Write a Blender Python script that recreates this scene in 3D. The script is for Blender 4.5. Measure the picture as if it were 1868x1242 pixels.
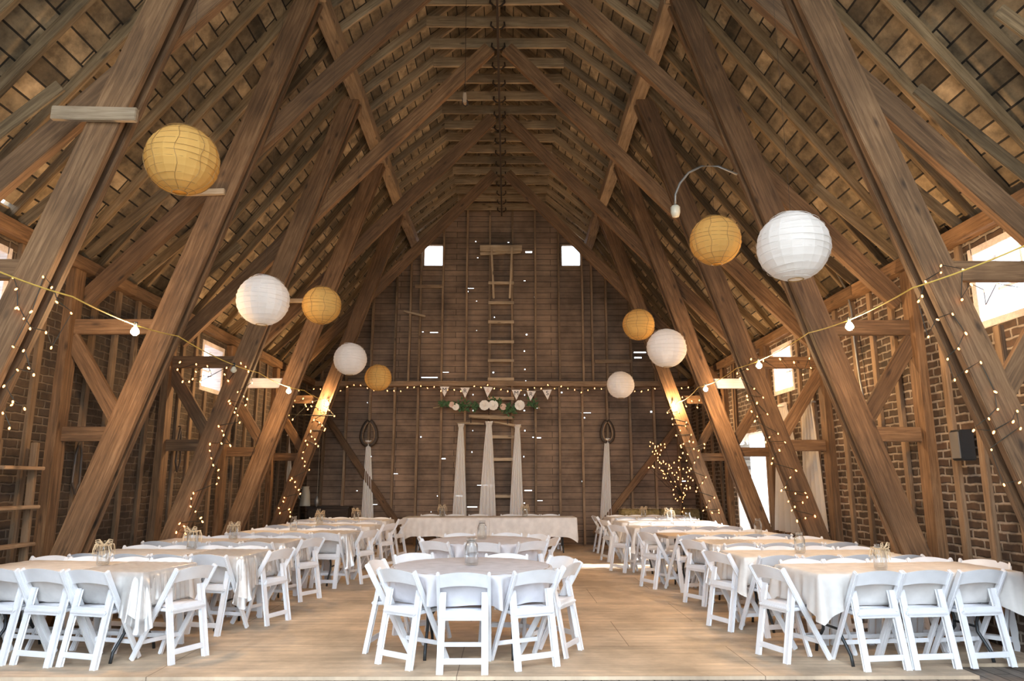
import bpy, bmesh, math, random
from mathutils import Vector, Matrix
random.seed(7)
for o in list(bpy.data.objects): bpy.data.objects.remove(o)
scn = bpy.context.scene
COL = scn.collection
PI = math.pi
R = math.radians

# ------------------------------------------------------------------ camera
F = 1300.0; W = 1868; H = 1242
PITCH = math.atan(259/F); YAW = math.atan(8/F)
CAM = Vector((0.16, 0.0, 1.5))
cd = bpy.data.cameras.new('camera'); cam = bpy.data.objects.new('camera', cd); COL.objects.link(cam)
cd.sensor_width = 36; cd.lens = F*36/W; cd.clip_start = .05; cd.clip_end = 400
cam.location = CAM; cam.rotation_euler = (PI/2+PITCH, 0, -YAW)
scn.camera = cam
CR = cam.rotation_euler.to_matrix()
def ray(x, y): return CR @ Vector(((x-W/2)/F, -(y-H/2)/F, -1))
def onY(x, y, Y):
    d = ray(x, y); return CAM + d*((Y-CAM.y)/d.y)
def onX(x, y, X):
    d = ray(x, y); return CAM + d*((X-CAM.x)/d.x)
def onZ(x, y, Z):
    d = ray(x, y); return CAM + d*((Z-CAM.z)/d.z)

# ------------------------------------------------------------------ light
SKY_H, SKY_Z = 3.4, 14.0
w = bpy.data.worlds.new('world'); scn.world = w; w.use_nodes = True
bg = w.node_tree.nodes['Background']
bg.inputs[0].default_value = (.78, .89, 1.0, 1)
# overcast sky: about three times brighter overhead than at the horizon
_t = w.node_tree; _c = _t.nodes.new('ShaderNodeTexCoord'); _x = _t.nodes.new('ShaderNodeSeparateXYZ'); _m = _t.nodes.new('ShaderNodeMapRange')
_m.inputs[1].default_value = 0; _m.inputs[2].default_value = 1; _m.inputs[3].default_value = SKY_H; _m.inputs[4].default_value = SKY_Z
_t.links.new(_c.outputs['Generated'], _x.inputs[0]); _t.links.new(_x.outputs['Z'], _m.inputs[0]); _t.links.new(_m.outputs[0], bg.inputs[1])
sl = bpy.data.lights.new('sun', 'SUN'); so = bpy.data.objects.new('sun', sl); COL.objects.link(so)
sl.energy = 16; sl.angle = R(.6); sl.color = (1, .96, .90)
so.rotation_euler = Vector((-math.cos(R(34)), 0.07, -math.sin(R(34)))).to_track_quat('-Z', 'Y').to_euler()
scn.view_settings.view_transform = 'Standard'; scn.view_settings.look = 'None'
scn.view_settings.gamma = 1; scn.view_settings.use_curve_mapping = False
scn.view_settings.exposure = 0.46
BULB_W = 85.0

# ------------------------------------------------------------------ materials
def nt(name):
    m = bpy.data.materials.new(name); m.use_nodes = True
    t = m.node_tree; return m, t, t.nodes['Principled BSDF'], t.nodes.new, t.links.new
def c4(c): return (c[0], c[1], c[2], 1)
def plain(name, col, rough=.5, metal=0, var=0.0, **kw):
    m, t, b, N, L = nt(name)
    b.inputs['Base Color'].default_value = c4(col)
    b.inputs['Roughness'].default_value = rough; b.inputs['Metallic'].default_value = metal
    for k, v in kw.items(): b.inputs[k.replace('_', ' ')].default_value = v
    # fine noise so that nothing is perfectly uniform
    tc = N('ShaderNodeTexCoord'); n = N('ShaderNodeTexNoise'); n.inputs['Scale'].default_value = 9; n.inputs['Detail'].default_value = 4
    L(tc.outputs['Object'], n.inputs['Vector'])
    r = N('ShaderNodeValToRGB'); v = .06+var
    r.color_ramp.elements[0].color = c4([x*(1-v) for x in col]); r.color_ramp.elements[1].color = c4([min(1, x*(1+v*.5)) for x in col])
    r.color_ramp.elements[0].position = .3; r.color_ramp.elements[1].position = .7
    L(n.outputs['Fac'], r.inputs['Fac']); L(r.outputs['Color'], b.inputs['Base Color'])
    return m
def wood(name, cols, rough=.78, gs=1.0, bright=(.72, 1.25)):
    """old sawn timber, grain along local X"""
    m, t, b, N, L = nt(name)
    tc = N('ShaderNodeTexCoord'); oi = N('ShaderNodeObjectInfo')
    ad = N('ShaderNodeVectorMath'); ad.operation = 'ADD'
    cb = N('ShaderNodeMath'); cb.operation = 'MULTIPLY'; cb.inputs[1].default_value = 37
    L(oi.outputs['Random'], cb.inputs[0]); L(tc.outputs['Object'], ad.inputs[0]); L(cb.outputs[0], ad.inputs[1])
    mp = N('ShaderNodeMapping'); mp.inputs['Scale'].default_value = (1.3*gs, 22*gs, 22*gs); L(ad.outputs[0], mp.inputs['Vector'])
    n1 = N('ShaderNodeTexNoise'); n1.inputs['Scale'].default_value = 1.6; n1.inputs['Detail'].default_value = 7; n1.inputs['Roughness'].default_value = .65; n1.inputs['Distortion'].default_value = .6
    L(mp.outputs[0], n1.inputs['Vector'])
    n2 = N('ShaderNodeTexNoise'); n2.inputs['Scale'].default_value = 1.7; n2.inputs['Detail'].default_value = 3
    L(ad.outputs[0], n2.inputs['Vector'])
    r = N('ShaderNodeValToRGB'); e = r.color_ramp.elements
    e[0].position = .28; e[0].color = c4(cols[0]); e[1].position = .75; e[1].color = c4(cols[2])
    k = e.new(.5); k.color = c4(cols[1])
    L(n1.outputs['Fac'], r.inputs['Fac'])
    mr = N('ShaderNodeMapRange'); mr.inputs[1].default_value = .3; mr.inputs[2].default_value = .7; mr.inputs[3].default_value = .7; mr.inputs[4].default_value = 1.2
    L(n2.outputs['Fac'], mr.inputs[0])
    mo = N('ShaderNodeMapRange'); mo.inputs[3].default_value = bright[0]; mo.inputs[4].default_value = bright[1]; L(oi.outputs['Random'], mo.inputs[0])
    mu = N('ShaderNodeMath'); mu.operation = 'MULTIPLY'; L(mr.outputs[0], mu.inputs[0]); L(mo.outputs[0], mu.inputs[1])
    vm = N('ShaderNodeVectorMath'); vm.operation = 'SCALE'; L(r.outputs['Color'], vm.inputs[0]); L(mu.outputs[0], vm.inputs['Scale'])
    # knots
    vo = N('ShaderNodeTexVoronoi'); vo.inputs['Scale'].default_value = 1.0
    mk = N('ShaderNodeMapping'); mk.inputs['Scale'].default_value = (2.2, 6, 6); L(ad.outputs[0], mk.inputs['Vector']); L(mk.outputs[0], vo.inputs['Vector'])
    kr = N('ShaderNodeMapRange'); kr.inputs[1].default_value = .05; kr.inputs[2].default_value = .16; kr.inputs[3].default_value = .35; kr.inputs[4].default_value = 1
    L(vo.outputs['Distance'], kr.inputs[0])
    vk = N('ShaderNodeVectorMath'); vk.operation = 'SCALE'; L(vm.outputs[0], vk.inputs[0]); L(kr.outputs[0], vk.inputs['Scale'])
    L(vk.outputs[0], b.inputs['Base Color'])
    b.inputs['Roughness'].default_value = rough
    bp = N('ShaderNodeBump'); bp.inputs['Strength'].default_value = .35; bp.inputs['Distance'].default_value = .01
    L(n1.outputs['Fac'], bp.inputs['Height']); L(bp.outputs[0], b.inputs['Normal'])
    return m
def boards(name, ca, cb, gap, bw, rh, gapsize, blot=(.45, 1.2), stretch=(1, 8), rough=.85, nsc=1.0, bump=.4, bias=0.0, blotscale=1.6, dist=0.0, msm=.15, rowvar=0.0):
    """boards laid along u; needs the UV map in metres"""
    m, t, b, N, L = nt(name)
    uv = N('ShaderNodeUVMap'); uv.uv_map = 'UVMap'
    wn = N('ShaderNodeTexNoise'); wn.inputs['Scale'].default_value = .8
    L(uv.outputs[0], wn.inputs['Vector']); src = uv.outputs[0]
    if dist:
        wn.inputs['Scale'].default_value = 9; wn.inputs['Detail'].default_value = 4
        sb_ = N('ShaderNodeVectorMath'); sb_.operation = 'SUBTRACT'; sb_.inputs[1].default_value = (.5, .5, .5); L(wn.outputs['Color'], sb_.inputs[0])
        sc_ = N('ShaderNodeVectorMath'); sc_.operation = 'SCALE'; sc_.inputs['Scale'].default_value = dist*2; L(sb_.outputs[0], sc_.inputs[0])
        ad_ = N('ShaderNodeVectorMath'); ad_.operation = 'ADD'; L(uv.outputs[0], ad_.inputs[0]); L(sc_.outputs[0], ad_.inputs[1]); src = ad_.outputs[0]
    br = N('ShaderNodeTexBrick'); br.offset = .37; br.offset_frequency = 2; br.squash = 1
    br.inputs['Scale'].default_value = 1; br.inputs['Brick Width'].default_value = bw; br.inputs['Row Height'].default_value = rh
    br.inputs['Mortar Size'].default_value = gapsize; br.inputs['Mortar Smooth'].default_value = msm; br.inputs['Bias'].default_value = bias
    br.inputs['Color1'].default_value = c4(ca); br.inputs['Color2'].default_value = c4(cb); br.inputs['Mortar'].default_value = c4(gap)
    L(src, br.inputs['Vector'])
    mp = N('ShaderNodeMapping'); mp.inputs['Scale'].default_value = (stretch[0]*nsc, stretch[1]*nsc, 1); L(uv.outputs[0], mp.inputs['Vector'])
    n1 = N('ShaderNodeTexNoise'); n1.inputs['Scale'].default_value = 2.2; n1.inputs['Detail'].default_value = 8; n1.inputs['Roughness'].default_value = .7; L(mp.outputs[0], n1.inputs['Vector'])
    n2 = N('ShaderNodeTexNoise'); n2.inputs['Scale'].default_value = blotscale; n2.inputs['Detail'].default_value = 5; n2.inputs['Roughness'].default_value = .65; L(uv.outputs[0], n2.inputs['Vector'])
    a1 = N('ShaderNodeMapRange'); a1.inputs[1].default_value = .3; a1.inputs[2].default_value = .7; a1.inputs[3].default_value = .72; a1.inputs[4].default_value = 1.2; L(n1.outputs['Fac'], a1.inputs[0])
    a2 = N('ShaderNodeMapRange'); a2.inputs[1].default_value = .36; a2.inputs[2].default_value = .62; a2.inputs[3].default_value = blot[0]; a2.inputs[4].default_value = blot[1]; L(n2.outputs['Fac'], a2.inputs[0])
    mu = N('ShaderNodeMath'); mu.operation = 'MULTIPLY'; L(a1.outputs[0], mu.inputs[0]); L(a2.outputs[0], mu.inputs[1])
    vm = N('ShaderNodeVectorMath'); vm.operation = 'SCALE'; L(br.outputs['Color'], vm.inputs[0]); L(mu.outputs[0], vm.inputs['Scale'])
    fin = vm
    if rowvar:   # each board weathered differently along its length
        mv = N('ShaderNodeMapping'); mv.inputs['Scale'].default_value = (1/.545, 1/rh, 1); L(uv.outputs[0], mv.inputs['Vector'])
        fl = N('ShaderNodeVectorMath'); fl.operation = 'FLOOR'; L(mv.outputs[0], fl.inputs[0])
        wh_ = N('ShaderNodeTexWhiteNoise'); wh_.noise_dimensions = '2D'; L(fl.outputs[0], wh_.inputs['Vector'])
        rr_ = N('ShaderNodeMapRange'); rr_.inputs[3].default_value = 1-rowvar*.7; rr_.inputs[4].default_value = 1+rowvar; L(wh_.outputs['Value'], rr_.inputs[0])
        fin = N('ShaderNodeVectorMath'); fin.operation = 'SCALE'; L(vm.outputs[0], fin.inputs[0]); L(rr_.outputs[0], fin.inputs['Scale'])
    L(fin.outputs[0], b.inputs['Base Color']); b.inputs['Roughness'].default_value = rough
    bp = N('ShaderNodeBump'); bp.inputs['Strength'].default_value = bump; bp.inputs['Distance'].default_value = .02; bp.invert = True
    L(br.outputs['Fac'], bp.inputs['Height']); L(bp.outputs[0], b.inputs['Normal'])
    return m
def emit(name, col, s):
    m = bpy.data.materials.new(name); m.use_nodes = True; t = m.node_tree; t.nodes.clear()
    e = t.nodes.new('ShaderNodeEmission'); o = t.nodes.new('ShaderNodeOutputMaterial')
    e.inputs[0].default_value = c4(col); e.inputs[1].default_value = s; t.links.new(e.outputs[0], o.inputs[0]); return m
def sheer(name, col, transp, trans=.5, gloss=0.0, scale=None, rough=.3):
    """thin cloth or paper: diffuse + translucent, partly see-through"""
    m = bpy.data.materials.new(name); m.use_nodes = True; t = m.node_tree; t.nodes.clear(); N = t.nodes.new; L = t.links.new
    o = N('ShaderNodeOutputMaterial'); d = N('ShaderNodeBsdfDiffuse'); tr = N('ShaderNodeBsdfTranslucent'); mx = N('ShaderNodeMixShader')
    d.inputs[0].default_value = c4(col); tr.inputs[0].default_value = c4(col); mx.inputs[0].default_value = trans
    L(d.outputs[0], mx.inputs[1]); L(tr.outputs[0], mx.inputs[2]); out = mx
    if scale:
        tc = N('ShaderNodeTexCoord'); n = N('ShaderNodeTexNoise'); n.inputs['Scale'].default_value = scale; n.inputs['Detail'].default_value = 3; L(tc.outputs['Object'], n.inputs['Vector'])
        r = N('ShaderNodeValToRGB'); r.color_ramp.elements[0].position = .35; r.color_ramp.elements[1].position = .65
        r.color_ramp.elements[0].color = c4([x*.86 for x in col]); r.color_ramp.elements[1].color = c4(col)
        L(n.outputs['Fac'], r.inputs[0]); L(r.outputs[0], d.inputs[0]); L(r.outputs[0], tr.inputs[0])
    if gloss:
        g = N('ShaderNodeBsdfGlossy'); g.inputs['Roughness'].default_value = rough; m2 = N('ShaderNodeMixShader'); m2.inputs[0].default_value = gloss
        L(out.outputs[0], m2.inputs[1]); L(g.outputs[0], m2.inputs[2]); out = m2
    if transp:
        tp = N('ShaderNodeBsdfTransparent'); m3 = N('ShaderNodeMixShader'); m3.inputs[0].default_value = transp
        L(out.outputs[0], m3.inputs[1]); L(tp.outputs[0], m3.inputs[2]); out = m3
    L(out.outputs[0], o.inputs[0]); return m

M = {}
M['timber'] = wood('timber', [(.060, .030, .0128), (.152, .081, .036), (.265, .153, .077)])
M['rafter'] = wood('rafter', [(.075, .047, .022), (.175, .114, .056), (.29, .20, .11)], bright=(.6, 1.45))
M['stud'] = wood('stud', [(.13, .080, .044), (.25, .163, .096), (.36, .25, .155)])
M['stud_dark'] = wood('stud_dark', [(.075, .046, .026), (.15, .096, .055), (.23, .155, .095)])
M['pale'] = wood('pale_wood', [(.26, .18, .11), (.42, .31, .20), (.55, .43, .30)])
M['white_board'] = wood('white_board', [(.55, .48, .44), (.70, .62, .58), (.80, .74, .70)], bright=(.95, 1.05))
M['purlin'] = wood('purlin_wood', [(.15, .095, .052), (.27, .185, .11), (.38, .27, .17)])
M['roof_wood'] = wood('upper_rafter', [(.14, .095, .052), (.27, .19, .11), (.40, .30, .19)], bright=(.7, 1.3))
M['dark_wood'] = wood('dark_wood', [(.02, .012, .008), (.04, .025, .016), (.07, .045, .03)])
M['roof'] = boards('roof_boards', (.27, .20, .120), (.13, .098, .059), (.012, .009, .006), 1.63, .19, .011, blot=(.42, 1.3), stretch=(2.2, 3), bias=-.1, blotscale=3.2, rowvar=.55)
M['siding'] = boards('siding', (.25, .168, .115), (.19, .127, .086), (.05, .034, .024), 3.9, .15, .007, blot=(.6, 1.25), stretch=(.6, 9), blotscale=.9)
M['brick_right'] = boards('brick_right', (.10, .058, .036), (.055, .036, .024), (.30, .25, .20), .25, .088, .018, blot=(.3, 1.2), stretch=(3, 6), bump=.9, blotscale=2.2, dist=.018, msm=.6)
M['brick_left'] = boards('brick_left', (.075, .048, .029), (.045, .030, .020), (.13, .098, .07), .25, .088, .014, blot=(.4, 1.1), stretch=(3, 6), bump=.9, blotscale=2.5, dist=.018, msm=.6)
M['ply'] = boards('plywood_floor', (.66, .51, .36), (.59, .45, .31), (.24, .17, .11), 2.44, 1.22, .004, blot=(.66, 1.15), stretch=(.35, 4.5), rough=.6, bump=.1, blotscale=1.1)
M['old_floor'] = boards('old_floor', (.22, .185, .155), (.16, .135, .112), (.03, .024, .02), 3.0, .14, .006, blot=(.7, 1.2), stretch=(.6, 10), rough=.8)
M['ground'] = plain('gravel_ground', (.17, .16, .13), .95, var=.15)
M['plastic'] = plain('white_plastic', (.76, .77, .80), .38)
M['pad'] = plain('white_vinyl', (.74, .75, .80), .32)
M['metal'] = plain('dark_metal', (.05, .055, .06), .45, .6)
M['iron'] = plain('rusty_iron', (.045, .03, .022), .8, .3)
M['steel'] = plain('grey_steel', (.30, .29, .27), .5, .7)
M['tabletop'] = plain('tabletop_laminate', (.36, .27, .20), .45)
M['cloth'] = sheer('table_cloth', (.90, .87, .84), 0, .22, .05, 7, .45)
M['cloth_blue'] = sheer('round_cloth', (.84, .83, .88), 0, .22, .05, 7, .45)
M['plastic_film'] = sheer('clear_film', (.85, .84, .83), .45, .3, .30, 14, .18)
M['tulle'] = sheer('tulle', (.93, .91, .88), .14, .2)
M['curtain'] = sheer('white_curtain', (.86, .83, .79), .12, .6)
M['wpaper'] = sheer('white_paper', (.92, .88, .84), 0, .45, 0, 3)
M['apaper'] = sheer('amber_paper', (.80, .50, .16), 0, .45, 0, 3)
M['wire'] = plain('rib_wire', (.30, .17, .05), .6)
M['wire_w'] = plain('rib_wire_white', (.62, .58, .54), .6)
M['pane'] = sheer('dusty_pane', (.88, .92, 1.0), .25, .9, .03)
M['rope'] = plain('yellow_cord', (.72, .52, .12), .55)
M['cord'] = plain('dark_green_cord', (.03, .03, .022), .6)
M['raffia'] = plain('raffia', (.72, .56, .36), .8, var=.2)
M['string'] = plain('string', (.35, .28, .2), .8)
M['hay'] = plain('hay', (.34, .25, .10), .95, var=.45)
M['flower'] = plain('white_petals', (.88, .84, .78), .7)
M['pinkf'] = plain('pink_petals', (.70, .50, .40), .7)
M['leaf'] = plain('green_leaves', (.05, .12, .04), .6, var=.4)
M['felt'] = plain('white_felt', (.85, .79, .74), .9)
M['ink'] = plain('dark_ink', (.05, .04, .04), .8)
M['ceramic'] = plain('cream_ceramic', (.62, .58, .46), .35)
M['leather'] = plain('old_leather', (.06, .042, .03), .6)
M['tanwood'] = plain('worn_rim', (.30, .20, .12), .6)
M['bulb'] = emit('lit_bulb', (1, .78, .48), 40)
M['fairy'] = emit('lit_fairy_bulb', (1, .38, .10), 8)
def glassmat():
    m = bpy.data.materials.new('jar_glass'); m.use_nodes = True; t = m.node_tree; t.nodes.clear(); N = t.nodes.new; L = t.links.new
    o = N('ShaderNodeOutputMaterial'); tp = N('ShaderNodeBsdfTransparent'); g = N('ShaderNodeBsdfGlossy'); mx = N('ShaderNodeMixShader'); lw = N('ShaderNodeLayerWeight')
    tp.inputs[0].default_value = (.97, .98, .98, 1); g.inputs[0].default_value = (.95, .97, 1, 1); g.inputs['Roughness'].default_value = .08; lw.inputs[0].default_value = .30
    L(lw.outputs['Facing'], mx.inputs[0]); L(tp.outputs[0], mx.inputs[1]); L(g.outputs[0], mx.inputs[2]); L(mx.outputs[0], o.inputs[0]); return m
M['glass'] = glassmat()

# ------------------------------------------------------------------ helpers
def link(o, parent=None):
    COL.objects.link(o)
    if parent is not None: o.parent = parent
    return o
def empty(name, loc=(0, 0, 0), rz=0, label=None, cat=None, group=None):
    o = bpy.data.objects.new(name, None); o.empty_display_size = .1; o.location = loc; o.rotation_euler = (0, 0, rz)
    COL.objects.link(o); tag(o, label, cat, group); return o
def tag(o, label=None, cat=None, group=None, kind=None):
    if label: o['label'] = label
    if cat: o['category'] = cat
    if group: o['group'] = group
    if kind: o['kind'] = kind
    return o
def mesh_obj(name, bm, mat, parent=None, smooth=False):
    me = bpy.data.meshes.new(name); bm.normal_update(); bm.to_mesh(me); bm.free()
    if smooth:
        for p in me.polygons: p.use_smooth = True
    if mat: me.materials.append(mat)
    o = bpy.data.objects.new(name, me); return link(o, parent)
def frame(p, q, up=(0, 0, 1)):
    p = Vector(p); q = Vector(q); x = (q-p).normalized(); up = Vector(up)
    if abs(x.dot(up)) > .98: up = Vector((0, 1, 0))
    y = up.cross(x).normalized(); z = x.cross(y)
    return Matrix((x, y, z)).transposed().to_4x4(), (q-p).length
def add_box(bm, cx, cy, cz, sx, sy, sz, mat=None, bev=0):
    r = bmesh.ops.create_cube(bm, size=1)
    for v in r['verts']:
        v.co = Vector((cx+v.co.x*sx, cy+v.co.y*sy, cz+v.co.z*sz))
        if mat is not None: v.co = mat @ v.co
    if bev:
        es = set(e for v in r['verts'] for e in v.link_edges)
        bmesh.ops.bevel(bm, geom=list(es), offset=bev, segments=2, affect='EDGES')
    return r
def add_beam(bm, p, q, w_, h_, up=(0, 0, 1), bev=0):
    m, L_ = frame(p, q, up); m = Matrix.Translation((Vector(p)+Vector(q))/2) @ m
    return add_box(bm, 0, 0, 0, L_, w_, h_, m, bev)
def beam(name, p, q, w_, h_, mat, parent=None, up=(0, 0, 1), wob=.0, bev=.006):
    """one timber: local X along its length; w_ across, h_ along 'up'"""
    m, L_ = frame(p, q, up)
    bm = bmesh.new(); add_box(bm, 0, 0, 0, L_, w_, h_, None, bev)
    if wob:
        n = max(2, int(L_/.6))
        for k in range(1, n):
            bmesh.ops.bisect_plane(bm, geom=bm.verts[:]+bm.edges[:]+bm.faces[:], plane_co=(-L_/2+L_*k/n, 0, 0), plane_no=(1, 0, 0))
        ph = random.random()*9
        for v in bm.verts:
            v.co.y += wob*math.sin(v.co.x*1.7+ph); v.co.z += wob*math.sin(v.co.x*1.1+ph*2)
    o = mesh_obj(name, bm, mat, None)
    mw = Matrix.Translation((Vector(p)+Vector(q))/2) @ m
    if parent is not None:
        o.parent = parent; pm = Matrix.Translation(parent.location) @ Matrix.Rotation(parent.rotation_euler.z, 4, 'Z')
        mw = pm.inverted() @ mw
    o.matrix_local = mw
    return o
def tube(bm, pts, r, seg=6, closed=False):
    pts = [Vector(p) for p in pts]; n = len(pts); rings = []
    prev = None
    for i, p in enumerate(pts):
        a = pts[(i-1) % n] if (closed or i > 0) else p; b_ = pts[(i+1) % n] if (closed or i < n-1) else p
        t = (b_-a)
        t = t.normalized() if t.length > 1e-9 else Vector((0, 0, 1))
        ref = prev if prev is not None else (Vector((0, 0, 1)) if abs(t.z) < .9 else Vector((1, 0, 0)))
        u = ref.cross(t)
        if u.length < 1e-5: u = Vector((1, 0, 0)).cross(t)
        u.normalize(); v = t.cross(u); prev = v.cross(u)*0+ref
        rr = r(i/(n-1)) if callable(r) else r
        rings.append([bm.verts.new(p+(u*math.cos(k*2*PI/seg)+v*math.sin(k*2*PI/seg))*rr) for k in range(seg)])
    m_ = n if closed else n-1
    for i in range(m_):
        A = rings[i]; B = rings[(i+1) % n]
        for k in range(seg): bm.faces.new((A[k], A[(k+1) % seg], B[(k+1) % seg], B[k]))
    if not closed:
        bm.faces.new(rings[0][::-1]); bm.faces.new(rings[-1])
def lathe(bm, prof, seg=24, c=(0, 0, 0)):
    rings = []
    for r, z in prof:
        if r < 1e-6: rings.append([bm.verts.new((c[0], c[1], c[2]+z))])
        else: rings.append([bm.verts.new((c[0]+r*math.cos(k*2*PI/seg), c[1]+r*math.sin(k*2*PI/seg), c[2]+z)) for k in range(seg)])
    for A, B in zip(rings, rings[1:]):
        for k in range(seg):
            if len(A) == 1 and len(B) == 1: continue
            if len(A) == 1: bm.faces.new((A[0], B[(k+1) % seg], B[k]))
            elif len(B) == 1: bm.faces.new((A[k], A[(k+1) % seg], B[0]))
            else: bm.faces.new((A[k], A[(k+1) % seg], B[(k+1) % seg], B[k]))
def quadsolid(bm, outline, depth_vec):
    """prism from a planar outline"""
    a = [bm.verts.new(p) for p in outline]; b_ = [bm.verts.new(Vector(p)+Vector(depth_vec)) for p in outline]
    bm.faces.new(a[::-1]); bm.faces.new(b_); n = len(a)
    for i in range(n): bm.faces.new((a[i], a[(i+1) % n], b_[(i+1) % n], b_[i]))
def panel(name, org, ud, vd, U, V, holes, th, mat, clip=(), mod=True):
    """panel U x V metres with rectangular holes (u0,u1,v0,v1); thickness away from the room"""
    org = Vector(org); ud = Vector(ud).normalized(); vd = Vector(vd).normalized()
    us = sorted(set([0, U]+[max(0, min(U, x)) for h in holes for x in h[:2]])); vs = sorted(set([0, V]+[max(0, min(V, x)) for h in holes for x in h[2:]]))
    bm = bmesh.new(); vv = {}
    def g(i, j):
        if (i, j) not in vv: vv[(i, j)] = bm.verts.new(org+ud*us[i]+vd*vs[j])
        return vv[(i, j)]
    for i in range(len(us)-1):
        for j in range(len(vs)-1):
            cu = (us[i]+us[i+1])/2; cv = (vs[j]+vs[j+1])/2
            if us[i+1]-us[i] < 1e-6 or vs[j+1]-vs[j] < 1e-6: continue
            if any(h[0] < cu < h[1] and h[2] < cv < h[3] for h in holes): continue
            bm.faces.new((g(i, j), g(i+1, j), g(i+1, j+1), g(i, j+1)))
    for co, no in clip:
        bmesh.ops.bisect_plane(bm, geom=bm.verts[:]+bm.edges[:]+bm.faces[:], plane_co=co, plane_no=no, clear_outer=True)
    uvl = bm.loops.layers.uv.new('UVMap')
    for f in bm.faces:
        for l in f.loops: l[uvl].uv = ((l.vert.co-org).dot(ud), (l.vert.co-org).dot(vd))
    o = mesh_obj(name, bm, mat)
    s = o.modifiers.new('solid', 'SOLIDIFY'); s.thickness = th; s.offset = -1
    return o
def copy_tree(o, loc, rz, label, group=None):
    c = o.copy(); COL.objects.link(c); c.location = loc; c.rotation_euler = (0, 0, rz); c['label'] = label
    if group: c['group'] = group
    for ch in list(o.children):
        d = ch.copy(); COL.objects.link(d); d.parent = c
        for g in list(ch.children):
            e = g.copy(); COL.objects.link(e); e.parent = d
    return c
ORD = ['nearest', 'second nearest', 'third nearest', 'fourth nearest', 'fifth nearest', 'sixth nearest', 'farthest']
SEQ = ['first', 'second', 'third', 'fourth', 'fifth', 'sixth']

# ------------------------------------------------------------------ building dimensions
YF = 18.0; YN = -1.6
XW = 4.98               # outer wall plane
PX, PZ = 2.30, 7.62     # underside of rafters at the purlin
EX, EZ = 4.95, 4.05     # underside of rafters at the eave
RZ = PZ+PX*.86          # ridge
def roofz(x):
    x = abs(x); return PZ+(PX-x)*.86 if x < PX else PZ-(x-PX)*(PZ-EZ)/(EX-PX)
BY = [5.65, 7.85, 10.25, 12.5, 15.0]

# ground and floors
gb = bmesh.new(); bmesh.ops.create_grid(gb, x_segments=1, y_segments=1, size=80)
g_ = mesh_obj('ground', gb, M['ground']); g_.location = (0, 0, -.35); tag(g_, kind='structure')
fo = panel('floor', (-XW, YN-1.2, -.03), (0, 1, 0), (1, 0, 0), YF-YN+1.4, 2*XW, [], .25, M['old_floor']); tag(fo, kind='structure')
fo.modifiers['solid'].offset = 1
def ply(name, x0, x1, y0, y1):
    bm = bmesh.new(); add_box(bm, (x0+x1)/2, (y0+y1)/2, -.014, x1-x0, y1-y0, .028)
    u = bm.loops.layers.uv.new('UVMap')
    for f in bm.faces:
        for l in f.loops: l[u].uv = (l.vert.co.x+10, l.vert.co.y+10)
    return tag(mesh_obj(name, bm, M['ply']), kind='structure')
YE = 6.03
ply('floor', -XW+.03, 3.9, YE, YF-.02); ply('floor', 3.9, XW-.03, 6.42, YF-.02)

# walls -----------------------------------------------------------------
def gx(x, y): p = onY(x, y, YF); return p.x, p.z
holes = []
GW = [(774, 809, 448, 487), (1023, 1059, 448, 487)]
slits = [(783, 801, 605, 608), (768, 775, 604, 607), (765, 802, 687, 690), (1153, 1181, 641, 645), (1155, 1172, 650, 655), (957, 972, 457, 463),
 (806, 820, 678, 680), (851, 866, 525, 527), (851, 856, 530, 534), (957, 964, 608, 613), (954, 959, 638, 643), (900, 904, 577, 581), (897, 903, 677, 682),
 (955, 960, 672, 676), (957, 961, 693, 697), (866, 870, 439, 443), (924, 931, 441, 444), (869, 874, 469, 472), (868, 871, 548, 551), (868, 871, 602, 604),
 (851, 855, 510, 514), (953, 961, 511, 514), (973, 978, 541, 543), (861, 865, 718, 722), (955, 959, 718, 723), (1021, 1028, 714, 718), (977, 983, 741, 746),
 (861, 865, 747, 751), (953, 960, 747, 751), (1057, 1080, 752, 754), (1063, 1069, 760, 764), (861, 864, 784, 787), (955, 960, 783, 788), (969, 976, 796, 799),
 (977, 988, 797, 800), (804, 814, 835, 838), (859, 863, 822, 827), (953, 958, 831, 835), (867, 903, 884, 886), (829, 848, 903, 906), (796, 800, 903, 906),
 (890, 907, 903, 905), (955, 972, 893, 896), (850, 873, 923, 926), (953, 960, 916, 919), (1060, 1063, 876, 880), (716, 727, 863, 865), (674, 680, 831, 834),
 (663, 676, 920, 922), (676, 690, 919, 921), (955, 960, 928, 931), (765, 771, 795, 799), (1062, 1066, 786, 789), (669, 672, 733, 736), (1185, 1194, 748, 754),
 (1242, 1252, 876, 879), (1104, 1108, 812, 816), (785, 788, 932, 935), (979, 991, 912, 914), (648, 655, 894, 896)]
gc = Vector((-XW-.1, YF, -.1))
for s in GW+slits:
    sa, sb2 = s[0], s[1]
    if s in slits: c2 = (sa+sb2)/2; hw2 = (sb2-sa)/2*(.38 if sb2-sa < 9 else .8); sa, sb2 = c2-hw2, c2+hw2
    x0, zt = gx(sa, s[2]); x1, zb = gx(sb2, s[3])
    if s in slits:   # keep cracks thin
        zc = (zt+zb)/2; hh = max(.0045, (zt-zb)*.26); zt, zb = zc+hh, zc-hh
    holes.append((x0-gc.x, x1-gc.x, zb-gc.z, zt-gc.z))
def rplanes(off=.10):
    out = []
    for s in (1, -1):
        a = Vector((s*EX, 0, EZ+off)); b_ = Vector((s*PX, 0, PZ+off)); c_ = Vector((0, 0, RZ+off))
        for p, q in ((a, b_), (b_, c_)):
            d = q-p; n = Vector((d.z, 0, -d.x)) if s == -1 else Vector((-d.z, 0, d.x))
            n = Vector((0, 0, 0))+n
            if n.z < 0: n = -n
            out.append((p, n))
    return out
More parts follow.
